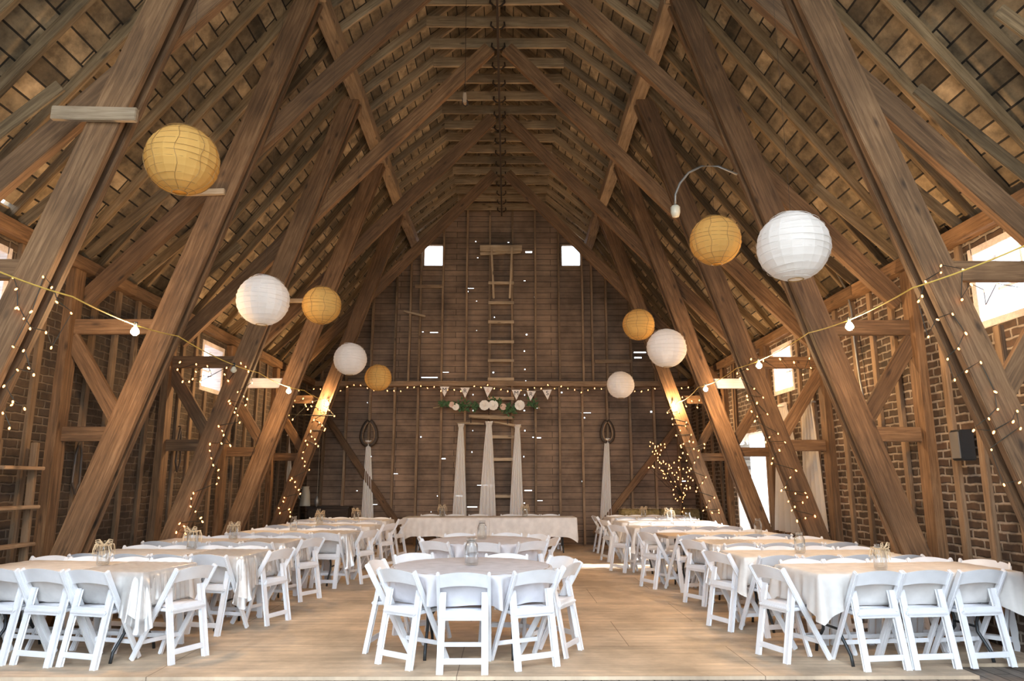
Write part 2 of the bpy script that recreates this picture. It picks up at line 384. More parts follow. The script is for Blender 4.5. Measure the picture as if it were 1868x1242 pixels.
gw = panel('wall_back', gc, (1, 0, 0), (0, 0, 1), 2*XW+.2, RZ+.4, holes, .03, M['siding'], rplanes()); gw.modifiers['solid'].offset = 1
tag(gw, kind='structure')
WIN = [(6.05, 6.80, 3.02, 3.74), (11.45, 12.25, 3.02, 3.74)]
DOOR = (12.86, 14.3, 0.0, 2.42)
rh = [(a-YN, b_-YN, c_+.1, d+.1) for a, b_, c_, d in WIN]+[(DOOR[0]-YN, DOOR[1]-YN, 0, DOOR[3]+.1)]
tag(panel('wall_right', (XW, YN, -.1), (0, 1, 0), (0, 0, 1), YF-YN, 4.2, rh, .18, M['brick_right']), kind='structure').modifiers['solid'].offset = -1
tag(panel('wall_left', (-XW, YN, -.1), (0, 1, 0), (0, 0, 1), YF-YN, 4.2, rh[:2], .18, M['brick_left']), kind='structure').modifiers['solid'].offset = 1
# roof boards
def roofpanel(s, a, b_, nm, eslits=()):
    A = Vector((s*a[0], YN-.3, a[1]+.16)); B = Vector((s*b_[0], YN-.3, b_[1]+.16)); d = B-A
    o = panel(nm, A, (0, 1, 0), d, YF-YN+.6, d.length, [(y0-YN+.3, y1-YN+.3, v0, v1) for y0, y1, v0, v1 in eslits], .05, M['roof'])
    o.modifiers['solid'].offset = -1 if s > 0 else 1
    return tag(o, kind='structure')
lo0 = (EX+.30, EZ-.30*(PZ-EZ)/(EX-PX))
sl_r = []
sl_l = [(6.7, 6.85, .56, .60), (7.3, 7.42, .55, .59), (9.0, 9.1, .53, .56)]
roofpanel(1, lo0, (PX, PZ), 'ceiling', sl_r); roofpanel(-1, lo0, (PX, PZ), 'ceiling', sl_l)
roofpanel(1, (PX, PZ), (0, RZ), 'ceiling'); roofpanel(-1, (PX, PZ), (0, RZ), 'ceiling')

def stimber(name, p, q, a, b_, mat, up=(0, 0, 1), wob=.004):
    return tag(beam(name, p, q, a, b_, mat, None, up, wob), kind='structure')
# rafters, collars
k = 0; y = YF-.25
while y > YN:
    for s in (1, -1):
        jy = random.uniform(-.03, .03)
        stimber('rafter', (s*(EX+.02), y+jy, EZ+.06), (s*(PX-.05), y+jy, PZ+.07), .065, .18, M['rafter'], (s, 0, .7), .006)
        stimber('rafter', (s*(PX+.12), y-.06+jy, PZ-.045), (s*.02, y-.06+jy, RZ+.025), .055, .20, M['roof_wood'], (s*.6, 0, 1), .004)
        if y > 3.5 and k % 2 == 0:
            # short sprocket board under the rafter foot
            xx = EX-.16; stimber('rafter', (s*(xx), y+.07, EZ+.03), (s*(xx-.95), y+.07, EZ+.93), .03, .13, M['rafter'], (s, 0, .7), .004)
    stimber('collar_tie', (-1.12, y-.11, 8.60+random.uniform(-.02, .02)), (1.12, y-.11, 8.60+random.uniform(-.02, .02)), .045, .18, M['roof_wood'])
    y -= .545; k += 1
# purlins (in lengths, each length one timber), plates, ridge
def along(name, s, x, z, wx, hz, cuts, mat):
    for a, b_ in zip(cuts, cuts[1:]):
        stimber(name, (s*x, a, z), (s*x, b_, z), wx, hz, mat, (0, 0, 1), .012)
for s in (1, -1):
    along('purlin', s, PX-.10, PZ-.18, .20, .20, [YN, 3.4, 7.85, 12.5, YF], M['purlin'])
    along('wall_plate', s, 4.80, 3.96, .26, .15, [YN, 4.2, 9.0, 13.8, YF], M['timber'])
along('ridge_board', 1, 0, RZ-.02, .05, .18, [YN, 6, 12, YF], M['rafter'])

# bents -------------------------------------------------------------------
def strutx(z): return 4.74-.333*z
sides = {1: 'right', -1: 'left'}
frames = {}
for bi, by in enumerate(BY):
    for s in (1, -1):
        deco = 'wrapped with small lights' if bi in (0, 2, 4) else 'with no small lights'
        lab = f'{ORD[bi] if bi < 4 else "farthest"} {sides[s]} barn timber frame with leaning post, {deco}'
        e = empty('timber_frame', (s*4.74, by, 0), 0, lab, 'timber frame', 'leaning timber frames along both walls'); frames[(bi, s)] = e
        T = M['timber']; U = M['white_board'] if bi == 3 else T
        beam('wall_post', (s*4.80, by, 0), (s*4.80, by, 3.88), .20, .20, T, e, (1, 0, 0), .006)
        # leaning post: two planks with a dark slot between them
        z1 = 7.38
        for dy, nm in ((-.075, 'leaning_plank'), (.075, 'leaning_plank')):
            beam(nm, (s*(strutx(0)-.02), by+dy, 0), (s*strutx(z1), by+dy, z1), .075 if dy < 0 else .07, .27, T, e, (s, 0, .33), .004)
        ty = by+.03
        beam('upper_tie', (s*4.78, ty, 3.22), (s*(strutx(3.22)-.06), ty, 3.22), .07, .17, U, e)
        beam('lower_tie', (s*4.78, ty, 2.02), (s*(strutx(2.02)+.02), ty, 2.02), .07, .16, T, e)
        beam('bottom_tie', (s*4.78, ty, .52), (s*(strutx(.52)+.02), ty, .52), .07, .2, T, e)
        beam('diagonal_brace', (s*4.74, ty, 3.10), (s*(strutx(2.1)+.03), ty, 2.1), .065, .17, T, e)
        beam('long_brace', (s*4.72, by+.17, 3.55), (s*.14, by+.17, 8.40), .10, .22, T, e)
# studs along the side walls
def stud_ys():
    ys = []; prev = 3.4
    for b_ in BY+[YF]:
        n = 5
        for q in range(1, n): ys.append(prev+(b_-prev)*q/n)
        prev = b_
    return ys
for s in (1, -1):
    for yv in stud_ys():
        if s > 0 and DOOR[0]-.06 < yv < DOOR[1]+.06: continue
        wn = [wv for wv in WIN if wv[0]-.04 < yv < wv[1]+.04]
        top = 2.95 if wn else 3.88
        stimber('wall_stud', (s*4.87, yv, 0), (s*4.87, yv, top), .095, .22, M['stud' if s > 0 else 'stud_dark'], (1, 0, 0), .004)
# door jambs, lintel
stimber('door_jamb', (4.86, DOOR[0]-.05, 0), (4.86, DOOR[0]-.05, 3.88), .08, .2, M['timber'], (1, 0, 0))
stimber('door_jamb', (4.86, DOOR[1]+.05, 0), (4.86, DOOR[1]+.05, 3.88), .08, .2, M['timber'], (1, 0, 0))
stimber('door_lintel', (4.88, DOOR[0], DOOR[3]+.06), (4.88, DOOR[1], DOOR[3]+.06), .16, .12, M['timber'])
# side windows with white frames and dusty panes
wi = 1
def window(s, yv0, yv1, z0, z1):
    global wi
    e = empty(f'window_{wi}', (s*4.98, (yv0+yv1)/2, z0)); wi += 1; tag(e, kind='structure')
    bm = bmesh.new()
    for (a, b_, c_, d) in ((yv0-.05, yv0+.02, z0-.05, z1+.05), (yv1-.02, yv1+.05, z0-.05, z1+.05), (yv0, yv1, z0-.05, z0+.02), (yv0, yv1, z1-.02, z1+.05)):
        add_box(bm, s*4.92-e.location.x, (a+b_)/2-e.location.y, (c_+d)/2-z0, .26, b_-a, d-c_, None, .004)
    mesh_obj('window_frame', bm, M['white_board'], e)
    bm = bmesh.new(); add_box(bm, s*.05, 0, (z1-z0)/2, .03, .03, z1-z0-.02); add_box(bm, s*.05, 0, (z1-z0)/2, .03, yv1-yv0-.02, .03)
    mesh_obj('muntin', bm, M['white_board'], e)
    bm = bmesh.new(); add_box(bm, s*.05, 0, (z1-z0)/2, .006, yv1-yv0-.03, z1-z0-.03)
    mesh_obj('pane', bm, M['pane'], e)
for s in (1, -1):
    for wv in WIN: window(s, *wv)
# gable windows: open frames
for s_ in GW:
    x0, zt = gx(s_[0], s_[2]); x1, zb = gx(s_[1], s_[3])
    e = empty(f'window_{wi}', ((x0+x1)/2, YF, zb)); wi += 1; tag(e, kind='structure')
    bm = bmesh.new(); hw = (x1-x0)/2; hh = zt-zb
    for cx, cz, sx, sz in ((-hw, hh/2, .04, hh+.04), (hw, hh/2, .04, hh+.04), (0, 0, 2*hw, .04), (0, hh, 2*hw, .04)):
        add_box(bm, cx, -.03, cz, sx, .10, sz, None, .003)
    mesh_obj('window_frame', bm, M['stud'], e)
    bm = bmesh.new(); add_box(bm, 0, .02, hh/2, 2*hw-.03, .005, hh-.03); mesh_obj('pane', bm, M['pane'], e)

# gable studs, girt, braces, ladder ----------------------------------------
YS = YF-.08
girt = onY(913, 700, YF-.2).z
stimber('girt', (-4.7, YF-.14, girt), (4.7, YF-.14, girt), .24, .13, M['stud'])
UP = [636, 680, 722, 748, 766, 807, 851, 893, 935, 977, 1020, 1063, 1080, 1106, 1149, 1192, 1235, 592]
for xx in UP:
    X = onY(xx, 600, YS).x; zt = roofz(X)+.05
    if zt-.1 > girt: stimber('gable_stud', (X, YS, girt+.07), (X, YS, zt), .05, .15, M['stud'], (0, 1, 0))
for xx in [590, 630, 673, 718, 761, 804, 848, 935, 977, 1021, 1063, 1108, 1150, 1194, 1237]:
    X = onY(xx, 800, YS).x
    stimber('gable_stud', (X, YS, 0), (X-.0, YS, girt-.07), .055, .15, M['stud'], (0, 1, 0))
p0 = onY(592, 755, YF-.2); p1 = onY(718, 945, YF-.2)
d = (p1-p0); stimber('gable_brace', p0, p0+d*1.15, .06, .16, M['timber'])
p0 = onY(1240, 772, YF-.2); p1 = onY(1085, 975, YF-.2)
stimber('gable_brace', p0, p1, .06, .16, M['timber'])
for a, b_ in (((757, 522), (808, 522)), ((1085, 659), (1152, 659))):
    stimber('gable_block', onY(*a, YS-.08), onY(*b_, YS-.08), .04, .09, M['stud'])
# ladder
lp = onY(913, 600, YF-.2)
lad = empty('wall_ladder', (lp.x, YF-.2, girt), 0, 'wooden ladder nailed up the middle of the back wall, leading to a small platform', 'ladder')
xl, xr = onY(894, 600, YF-.2).x-lp.x, onY(934, 600, YF-.2).x-lp.x
def lpart(name, p, q, a, b_, up=(0, 0, 1), mat='pale'):
    p = Vector(p)+Vector((lp.x, YF-.2, 0)); q = Vector(q)+Vector((lp.x, YF-.2, 0)); beam(name, p, q, a, b_, M[mat], lad, up)
for X in (xl, xr): lpart('rail', (X, .02, onY(913, 935, YF-.2).z), (X, .02, onY(913, 460, YF-.2).z), .04, .06, (0, 1, 0), 'stud')
for yy in (517, 553, 588, 624, 658, 692, 727, 797, 838, 905):
    z = onY(913, yy, YF-.2).z; lpart('rung', (xl-.05, -.05, z), (xr+.05, -.05, z), .035, .075)
z = onY(913, 456, YF-.2).z; lpart('platform_board', (onY(876, 456, YF-.2).x-lp.x, -.14, z), (onY(952, 456, YF-.2).x-lp.x, -.14, z), .04, .17)
za, zb = z, onY(913, 545, YF-.2).z
lpart('slanted_bracket', (xl+.03, -.22, za), (xl+.09, -.05, zb), .05, .06); lpart('slanted_bracket', (xr-.0, -.22, za), (xr-.06, -.05, zb), .05, .06)
lpart('cross_board', (onY(876, 468, YF-.2).x-lp.x, -.04, z-.12), (onY(950, 468, YF-.2).x-lp.x, -.04, z-.06), .04, .08)
sp = onY(754, 574, YF-.25)
tag(beam('loose_stick', onY(736, 567, YF-.25), onY(776, 577, YF-.25), .04, .05, M['pale']), 'short pale stick nailed across a stud, upper left of the back wall', 'stick')

# hay track ------------------------------------------------------------------
ht = empty('hay_track', (0, YF-.4, 8.36), 0, 'dark iron hay track with hooked hangers running under the ridge', 'track')
bm = bmesh.new(); add_box(bm, 0, -(YF-.4-YN)/2, 0, .035, YF-.4-YN, .10, None, .004); mesh_obj('rail', bm, M['iron'], ht)
y = YF-.36-.11; hb = None
while y > 3:
    if hb is None:
        bm = bmesh.new()
        tube(bm, [(-.10, 0, .16), (-.11, 0, .10), (-.06, 0, .045), (0, 0, .03), (.06, 0, .045), (.11, 0, .10), (.10, 0, .16)], .014)
        tube(bm, [(0, 0, .0), (0, 0, .16)], .012); hb = mesh_obj('hanger', bm, M['iron'], ht); hb.location.y = y-(YF-.4)
    else:
        c_ = hb.copy(); COL.objects.link(c_); c_.location.y = y-(YF-.4)
    y -= .545
# pulley on the left of the track
pp = onY(848, 180, 9.0)
pe = empty('rope_pulley', pp, 0, 'small wooden pulley block hanging under the collar ties left of the ridge', 'pulley')
bm = bmesh.new(); add_box(bm, 0, 0, 0, .05, .08, .16, None, .012); mesh_obj('block', bm, M['tanwood'], pe)
bm = bmesh.new(); tube(bm, [(0, 0, .08), (0, 0, 8.55-pp.z)], .004); tube(bm, [(.03, 0, -.02), (.045, 0, -.09), (.01, 0, -.12), (-.03, 0, -.08), (-.03, 0, 0)], .009); mesh_obj('rope', bm, M['dark_wood'], pe)

# odd planks on leaning posts
def plank(px0, px1, Y, lab, h=.12):
    tag(beam('loose_plank', onY(*px0, Y), onY(*px1, Y), .05, h, M['pale'], None, (0, 0, 1), .004), lab, 'plank')
plank((95, 206), (250, 209), 5.50, 'short pale plank nailed level across the nearest left leaning post')
plank((338, 352), (410, 350), 7.70, 'short pale plank on the second left leaning post, behind the biggest amber lantern', .07)
plank((528, 548), (556, 548), 12.35, 'short pale plank on a left leaning post between white and amber lanterns', .07)

# conduit lamp
cl = onY(1232, 383, 7.75)
ce = empty('conduit_lamp', cl, 0, 'unlit clear glass lamp on a bent grey conduit near the right leaning posts', 'lamp')
bm = bmesh.new(); pts = [Vector((0, 0, .05))]
for q in ((1232, 355), (1240, 335), (1256, 315), (1280, 303), (1310, 303), (1345, 318)): pts.append(onY(*q, 7.75)-cl)
tube(bm, pts, .014, 8); mesh_obj('conduit', bm, M['steel'], ce, True)
bm = bmesh.new(); lathe(bm, [(0, -.09), (.04, -.08), (.055, -.03), (.055, .03), (.04, .05), (0, .05)], 14); mesh_obj('glass_globe', bm, M['ceramic'], ce, True)
bm = bmesh.new(); pts = [onY(*q, 7.72)-cl for q in ((1497, 470), (1525, 495), (1545, 530), (1553, 567), (1558, 620), (1568, 690), (1577, 735))]
ce2 = empty('wall_conduit', cl, 0, 'thin grey electrical conduit curving down the right wall behind a lit bulb', 'conduit')
pts = [onX(*q, 4.72) for q in ((1497, 470), (1525, 495), (1545, 530), (1553, 567), (1558, 620), (1568, 690), (1577, 735), (1610, 950))]
ce2.location = pts[-1]
tube(bm, [p-pts[-1] for p in pts], .014, 8); mesh_obj('pipe', bm, M['steel'], ce2, True)

# ------------------------------------------------------------------ lanterns
def lantern(px, py, rpx, dia, amber, lab):
    dc = F*dia/2/rpx; d = ray(px, py); c_ = CAM+d*dc
    e = empty('paper_lantern', c_-Vector((0, 0, dia/2)), random.random()*3, lab, 'lantern', 'paper lanterns')
    r = dia/2; bm = bmesh.new(); n = 13; prof = []
    for i in range(n+1):
        a = -PI/2*.86+PI*.86*i/n if False else R(-78+156*i/n)
        prof.append((r*math.cos(a)*1.0, r+r*math.sin(a)*.985))
    full = []
    for i in range(n):
        a, b_ = prof[i], prof[i+1]; full.append(a)
        full.append(((a[0]+b_[0])/2*.992, (a[1]+b_[1])/2-.001))
    full.append(prof[-1]); lathe(bm, full, 20)
    for v in bm.verts:
        ph = math.atan2(v.co.y, v.co.x); f_ = 1+.008*math.sin(ph*3+v.co.z*22)+.006*math.sin(ph*7-v.co.z*31); v.co.x *= f_; v.co.y *= f_
    mesh_obj('paper_shade', bm, M['apaper' if amber else 'wpaper'], e, False)
    bm = bmesh.new()
    for i in range(1, n):
        a = R(-78+156*i/n); rr = r*math.cos(a)*1.003
        tube(bm, [(rr*math.cos(t*PI/12), rr*math.sin(t*PI/12), r+r*math.sin(a)*.985+.012*math.sin(t*PI/12+i)) for t in range(24)], .0016, 4, True)
    if amber:
        for kx in range(9):
            ph = kx*2*PI/9
            tube(bm, [(r*1.004*math.cos(R(a))*math.cos(ph+.05*math.sin(a*.13+kx)), r*1.004*math.cos(R(a))*math.sin(ph+.05*math.sin(a*.13+kx)), r+r*.985*math.sin(R(a))) for a in range(-76, 80, 8)], .0022, 4)
    mesh_obj('wire_ribs', bm, M['wire' if amber else 'wire_w'], e)
    bm = bmesh.new(); rr = r*math.cos(R(78))
    tube(bm, [(rr*math.cos(t*PI/8), rr*math.sin(t*PI/8), r-r*math.sin(R(78))*.985) for t in range(16)], .004, 5, True); mesh_obj('mouth_ring', bm, M['wire'], e)
    top = roofz(c_.x)-c_.z
    bm = bmesh.new(); tube(bm, [(0, 0, r+r*.96), (0, 0, r+top+.14)], .0011, 4); tube(bm, [(-rr, 0, 2*r*.985), (0, 0, 2*r+.02), (rr, 0, 2*r*.985)], .0022, 4); mesh_obj('hanging_string', bm, M['dark_wood'], e)
for a in [(333, 293, 64, .50, 1, 'biggest amber paper lantern, hanging alone high on the left'),
          (1447, 450, 64.5, .50, 0, 'biggest white paper lantern, hanging high on the right'),
          (1305, 439, 46, .46, 1, 'amber paper lantern just left of the biggest white lantern'),
          (480, 548, 47, .50, 0, 'large white paper lantern on the left, beside an amber one'),
          (587, 557, 35, .42, 1, 'amber paper lantern just right of the large left white one'),
          (639, 655, 30, .46, 0, 'small white paper lantern on the left above a small amber one'),
          (690, 689, 24.5, .40, 1, 'smallest amber paper lantern, just right of a small white one on the left'),
          (1165, 592, 29, .42, 1, 'small amber paper lantern on the right, touching a white one in view'),
          (1216, 635, 36, .50, 0, 'medium white paper lantern on the right, just below a small amber one'),
          (1132, 702, 25, .42, 0, 'smallest white paper lantern, lowest on the right before the back wall')]:
    lantern(*a)

# ------------------------------------------------------------------ bulbs on yellow cord
def bulb_mesh():
    bm = bmesh.new(); lathe(bm, [(0, -.105), (.018, -.100), (.036, -.080), (.038, -.062), (.026, -.035), (.014, -.022), (0, -.020)], 16); return bm
def cordset(name, anchors, bulbs, lab, loops=None):
    base = anchors[0]; e = empty(name, base, 0, lab, 'light cord')
    bm = bmesh.new(); pts = []
    for a, b_ in zip(anchors, anchors[1:]):
        n = 10; sag = .02*(b_-a).length
        for i in range(n): t = i/n; pts.append(a.lerp(b_, t)-Vector((0, 0, sag*4*t*(1-t)))-base)
    pts.append(anchors[-1]-base); tube(bm, pts, .006, 6); mesh_obj('cord', bm, M['rope'], e, True)
    for i, (p, lit) in enumerate(bulbs):
        bm = bmesh.new(); lathe(bm, [(0, .03), (.016, .028), (.018, 0), (.014, -.024), (0, -.024)], 12); s_ = mesh_obj('socket', bm, M['metal'], e, True); s_.location = p-base
        o = mesh_obj('bulb', bulb_mesh(), M['bulb'] if lit else M['ceramic'], e, True); o.location = p-base
        if lit:
            l = bpy.data.lights.new('bulb_light', 'POINT'); l.energy = BULB_W; l.color = (1, .62, .30); l.shadow_soft_size = .035
            lo = bpy.data.objects.new('bulb_light', l); COL.objects.link(lo); lo.location = p-Vector((0, 0, .07))+Vector((0, -.10, 0))
    return e
def fy(bi): return BY[bi]-.13
ra = [onY(1920, 425, 4.6), onY(1665, 525, fy(0)), onY(1475, 607, fy(1)), onY(1343, 672, fy(2)), onY(1274, 706, fy(3)), onY(1238, 733, fy(4))]
def between(a, b_, px):   # point on the cord seen at column px
    best = None
    for i in range(200):
        t = i/199; p = a.lerp(b_, t)-Vector((0, 0, .08*(b_-a).length*t*(1-t))); v = CR.transposed() @ (p-CAM); x = W/2+F*v.x/-v.z
        if best is None or abs(x-px) < best[0]: best = (abs(x-px), p)
    return best[1]
rb = [(between(ra[1], ra[2], 1549), 1), (between(ra[2], ra[3], 1384), 1), (between(ra[3], ra[4], 1287), 1), (onY(1228, 733, fy(4)-.05), 1)]
la = [onY(-60, 470, 4.6), onY(132, 541, fy(0)), onY(325, 613, fy(1)), onY(472, 680, fy(2)), onY(575, 727, fy(3)-.2), onY(600, 728, fy(4))]
la[4] = onY(555, 712, fy(3))
lb = [(between(la[1], la[2], 247), 1), (between(la[2], la[3], 427), 0), (between(la[3], la[4], 527), 1), (onY(597, 731, fy(4)-.05), 1)]
cordset('bulb_cord', ra, rb, 'yellow cord with four lit bulbs strung along the right leaning posts')
cordset('bulb_cord', la, lb, 'yellow cord with lit bulbs strung along the left leaning posts')

# ------------------------------------------------------------------ fairy lights
fm = bmesh.new(); lathe(fm, [(0, -.018), (.007, -.012), (.009, 0), (.006, .012), (0, .016)], 8)
FM = bpy.data.meshes.new('fairy_bulb'); fm.to_mesh(FM); fm.free(); FM.materials.append(M['fairy'])
def fairy(pts, lab, wr=.004, big=1.0):
    base = pts[0]; e = empty('fairy_lights', base, 0, lab, 'string lights', 'strings of small warm lights')
    bm = bmesh.new(); q = [p-base+Vector((0, .01, .012)) for p in pts]; tube(bm, q, wr, 4); mesh_obj('wire', bm, M['cord'], e)
    for i, p in enumerate(pts):
        if i >= 100: break
        o = bpy.data.objects.new('bulb', FM); COL.objects.link(o); o.parent = e; o.location = p-base
        o.rotation_euler = (random.uniform(-.8, .8), random.uniform(-.8, .8), 0); sc_ = big*random.uniform(.85, 1.2); o.scale = (sc_, sc_, sc_)
def conv(L_, ox, oy, k, Y): return [onY(ox+a/k, oy+b_/k, Y) for a, b_ in L_]
fairy(conv([(533, 350), (430, 332), (383, 425), (374, 360), (315, 332), (275, 398), (280, 268), (183, 250), (183, 280), (116, 320), (101, 383), (85, 405), (128, 560), (168, 485), (234, 461), (292, 545), (260, 612), (212, 657), (243, 748), (295, 711), (357, 672), (420, 800), (431, 876), (392, 917), (325, 968), (413, 976), (498, 930), (516, 884), (530, 960), (403, 1052), (458, 1205), (526, 1195)], 1640, 380, 2.39, fy(0)-.02), 'small warm lights wound on the nearest right leaning post', .004, .8)
fairy(conv([(-40, 215), (65, 243), (83, 303), (85, 400), (95, 405), (122, 455), (155, 507), (237, 527), (264, 605), (367, 427), (292, 370), (266, 295), (222, 240), (160, 420), (67, 600), (121, 620), (147, 710), (174, 745), (90, 720), (20, 803), (66, 884), (127, 920), (60, 900), (14, 942), (48, 1020)], 0, 420, 2.825, fy(0)-.02), 'small warm lights wound on the nearest left leaning post', .004, .8)
fairy(conv([(549, 245), (540, 185), (500, 287), (443, 210), (423, 275), (355, 190), (337, 257), (250, 200), (173, 190), (150, 253), (86, 280), (103, 310), (193, 376), (249, 431), (147, 422), (151, 445), (210, 466), (276, 536), (212, 551), (176, 519), (197, 580), (343, 659), (289, 681), (265, 712), (387, 713), (351, 763), (310, 814), (303, 846), (456, 891), (420, 934), (390, 996), (364, 1016), (515, 1032), (526, 1058), (452, 1035), (408, 1085), (498, 1092), (448, 1119), (430, 1141), (575, 1178), (515, 1190), (463, 1208)], 1320, 600, 3.45, fy(2)-.02), 'small warm lights wound on the middle right leaning post and its tie', .005, 1.0)
fairy(conv([(88, 188), (74, 230), (180, 200), (178, 242), (243, 210), (258, 246), (270, 273), (215, 270), (160, 283), (140, 298), (103, 298), (203, 300), (352, 220), (341, 257), (361, 294), (433, 194), (460, 214), (476, 240), (497, 305), (415, 357), (449, 382), (469, 397), (460, 431), (366, 408), (372, 422), (405, 450), (397, 472), (415, 488), (426, 530), (307, 551), (327, 577), (335, 601), (374, 662), (371, 658), (323, 648), (258, 652), (257, 690), (265, 732), (276, 771), (306, 799), (307, 843), (296, 877), (164, 930), (151, 960), (148, 1005), (176, 1034), (206, 1070), (215, 1091), (86, 1102), (112, 1118), (67, 1152), (119, 1159)], 300, 600, 3.105, fy(2)-.02), 'small warm lights wound on the middle left leaning post and its tie', .005, 1.0)
fairy([onY(1180+a/6.9, 640+b_/6.9, fy(4)) for a, b_ in [(660, 622), (635, 712), (565, 632), (495, 697), (447, 582), (258, 778), (399, 770), (357, 806), (318, 855), (497, 900), (487, 946), (325, 925), (420, 1000), (369, 1064), (558, 1055), (535, 1138), (583, 1148), (462, 1170), (426, 1190), (433, 1212), (593, 1232)]]+
      [onY(1140+a/6.227, 780+b_/6.227, fy(4)) for a, b_ in [(903, 187), (903, 230), (840, 260), (783, 241), (712, 302), (658, 288), (700, 375), (790, 397), (830, 335), (750, 465), (732, 487), (919, 563), (880, 627), (822, 682), (809, 724), (1016, 795), (958, 833), (928, 902), (890, 942), (1066, 935), (1068, 968), (990, 965)]], 'small warm lights wound on the farthest right leaning post', .006, 1.15)
fairy([onY(a, b_, fy(4)) for a, b_ in [(510, 718), (537, 730), (545, 712), (553, 727), (535, 741), (557, 738), (570, 733), (590, 729), (592, 740), (600, 748), (610, 759), (527, 757), (534, 765)]]+
      [onY(480+a/5.646, 740+b_/5.646, fy(4)) for a, b_ in [(443, 5), (461, 38), (496, 5), (577, 36), (602, 60), (645, 78), (524, 146), (578, 174), (607, 203), (638, 240), (632, 256), (491, 257), (488, 270), (499, 318), (533, 345), (541, 392), (567, 416), (438, 360), (455, 400), (413, 478), (404, 540), (430, 575), (427, 620), (475, 660), (295, 748), (280, 767), (328, 785), (333, 836), (367, 866), (382, 906), (219, 947), (208, 986), (161, 1053), (173, 1105), (268, 1066), (280, 1095), (278, 1140)]], 'small warm lights wound on the farthest left leaning post', .006, 1.15)
# along the girt
pts = []; x = 548
while x < 1302: pts.append(onY(x, 709+4*math.sin(x*.055)+random.uniform(-3.5, 3.5), YF-.34)); x += 12.2
fairy(pts, 'long string of small warm lights along the back wall beam', .005, 1.15)
# twiggy branches with lights
tw = [(288, 164), (283, 211), (318, 178), (344, 213), (341, 230), (375, 211), (407, 192), (451, 187), (455, 223), (411, 257), (352, 262), (314, 273), (338, 300), (368, 292), (398, 306), (374, 341), (375, 370), (395, 393), (412, 407), (436, 380), (438, 393), (465, 411), (501, 421), (505, 434), (498, 467), (526, 456), (559, 397), (618, 334), (634, 343), (613, 372), (610, 452), (620, 478), (587, 510), (662, 467), (711, 453), (699, 508), (565, 538), (538, 514), (484, 521), (392, 455), (415, 485), (431, 492), (438, 521), (453, 528), (436, 570), (466, 573), (330, 453), (316, 437), (270, 453), (521, 613), (568, 612), (606, 563), (603, 587), (655, 578), (718, 555), (747, 568), (772, 598), (716, 606), (640, 643), (697, 658), (678, 687), (701, 694), (739, 677), (741, 690), (577, 667), (549, 706), (555, 760), (576, 805), (597, 827), (626, 789), (657, 811), (666, 789), (682, 766), (666, 741), (653, 846), (672, 913), (650, 956)]
tp = [onY(1140+a/6.227, 780+b_/6.227, 17.2) for a, b_ in tw]
br = empty('twig_branch', onY(1243, 945, 17.2), 0, 'tall bare twig bush threaded with warm lights, in front of the right back wall', 'branch')
bm = bmesh.new(); root = Vector((0, 0, 0)); b0 = br.location
hub = onY(1245, 905, 17.2)-b0; tube(bm, [Vector((0, 0, -.7)), root, hub], .012, 5)
for i in range(0, len(tp), 4):
    q = tp[i]-b0; mid = hub.lerp(q, .5)+Vector((0, 0, -.08)); tube(bm, [hub, mid, q], lambda t: .008-.005*t, 4)
br.location = b0; mesh_obj('twigs', bm, M['dark_wood'], br)
fairy(tp, 'tangle of small warm lights on the bare twig bush', .003, 1.1)

# ------------------------------------------------------------------ chairs
def make_chair():
    e = empty('folding_chair'); P = M['plastic']
    for s in (1, -1):
        bm = bmesh.new(); add_beam(bm, (s*.210, -.222, .772), (s*.210, .225, .0), .028, .052, (0, 1, 0), .007)
        for v in bm.verts:
            if v.co.z < .03: v.co.z = max(0, v.co.z)
        mesh_obj('leg', bm, P, e)
    for s in (1, -1):
        bm = bmesh.new(); add_beam(bm, (s*.174, -.10, .60), (s*.180, -.215, .0), .040, .026, (0, 1, 0), .007)
        for v in bm.verts: v.co.z = max(0, v.co.z)
        mesh_obj('leg', bm, P, e)
    # backrest: arched and bowed
    bm = bmesh.new(); n = 14; vs = []
    for i in range(n+1):
        t = -1+2*i/n; x = t*.198; top = .758+.026*(1-t*t); bot = .648+.022*(1-t*t)
        row = []
        for z, off in ((top, -.009), (bot, -.009), (bot, .009), (top, .009)):
            yb = -.222+.58*(.772-z)-.022*(1-t*t); row.append(bm.verts.new((x, yb+off, z)))
        vs.append(row)
    for A, B in zip(vs, vs[1:]):
        for k in range(4): bm.faces.new((A[k], A[(k+1) % 4], B[(k+1) % 4], B[k]))
    bm.faces.new(vs[0]); bm.faces.new(vs[-1][::-1]); bmesh.ops.recalc_face_normals(bm, faces=bm.faces)
    mesh_obj('backrest', bm, P, e)
    bm = bmesh.new(); add_box(bm, 0, .02, .428, .375, .39, .028, None, .008); mesh_obj('seat', bm, P, e)
    bm = bmesh.new(); add_box(bm, 0, .025, .452, .335, .345, .026, None, .011); mesh_obj('seat_pad', bm, M['pad'], e, True)
    bm = bmesh.new(); add_box(bm, 0, -.150, .432, .33, .020, .075, None, .004); mesh_obj('seat_rail', bm, P, e)
    bm = bmesh.new(); add_box(bm, 0, -.202, .095, .335, .018, .046, None, .004); mesh_obj('stretcher', bm, P, e)
    bm = bmesh.new(); add_box(bm, 0, .145, .15, .40, .018, .036, None, .004); mesh_obj('stretcher', bm, P, e)
    e['category'] = 'chair'
    return e
CH0 = make_chair(); used = [False]
def chair(x, y, ang, lab, group):
    """ang: direction the sitter faces, degrees from +Y counter-clockwise"""
    if not used[0]:
        used[0] = True; CH0.location = (x, y, 0); CH0.rotation_euler = (0, 0, R(ang)); CH0['label'] = lab; CH0['group'] = group; return CH0
    return copy_tree(CH0, (x, y, 0), R(ang), lab, group)

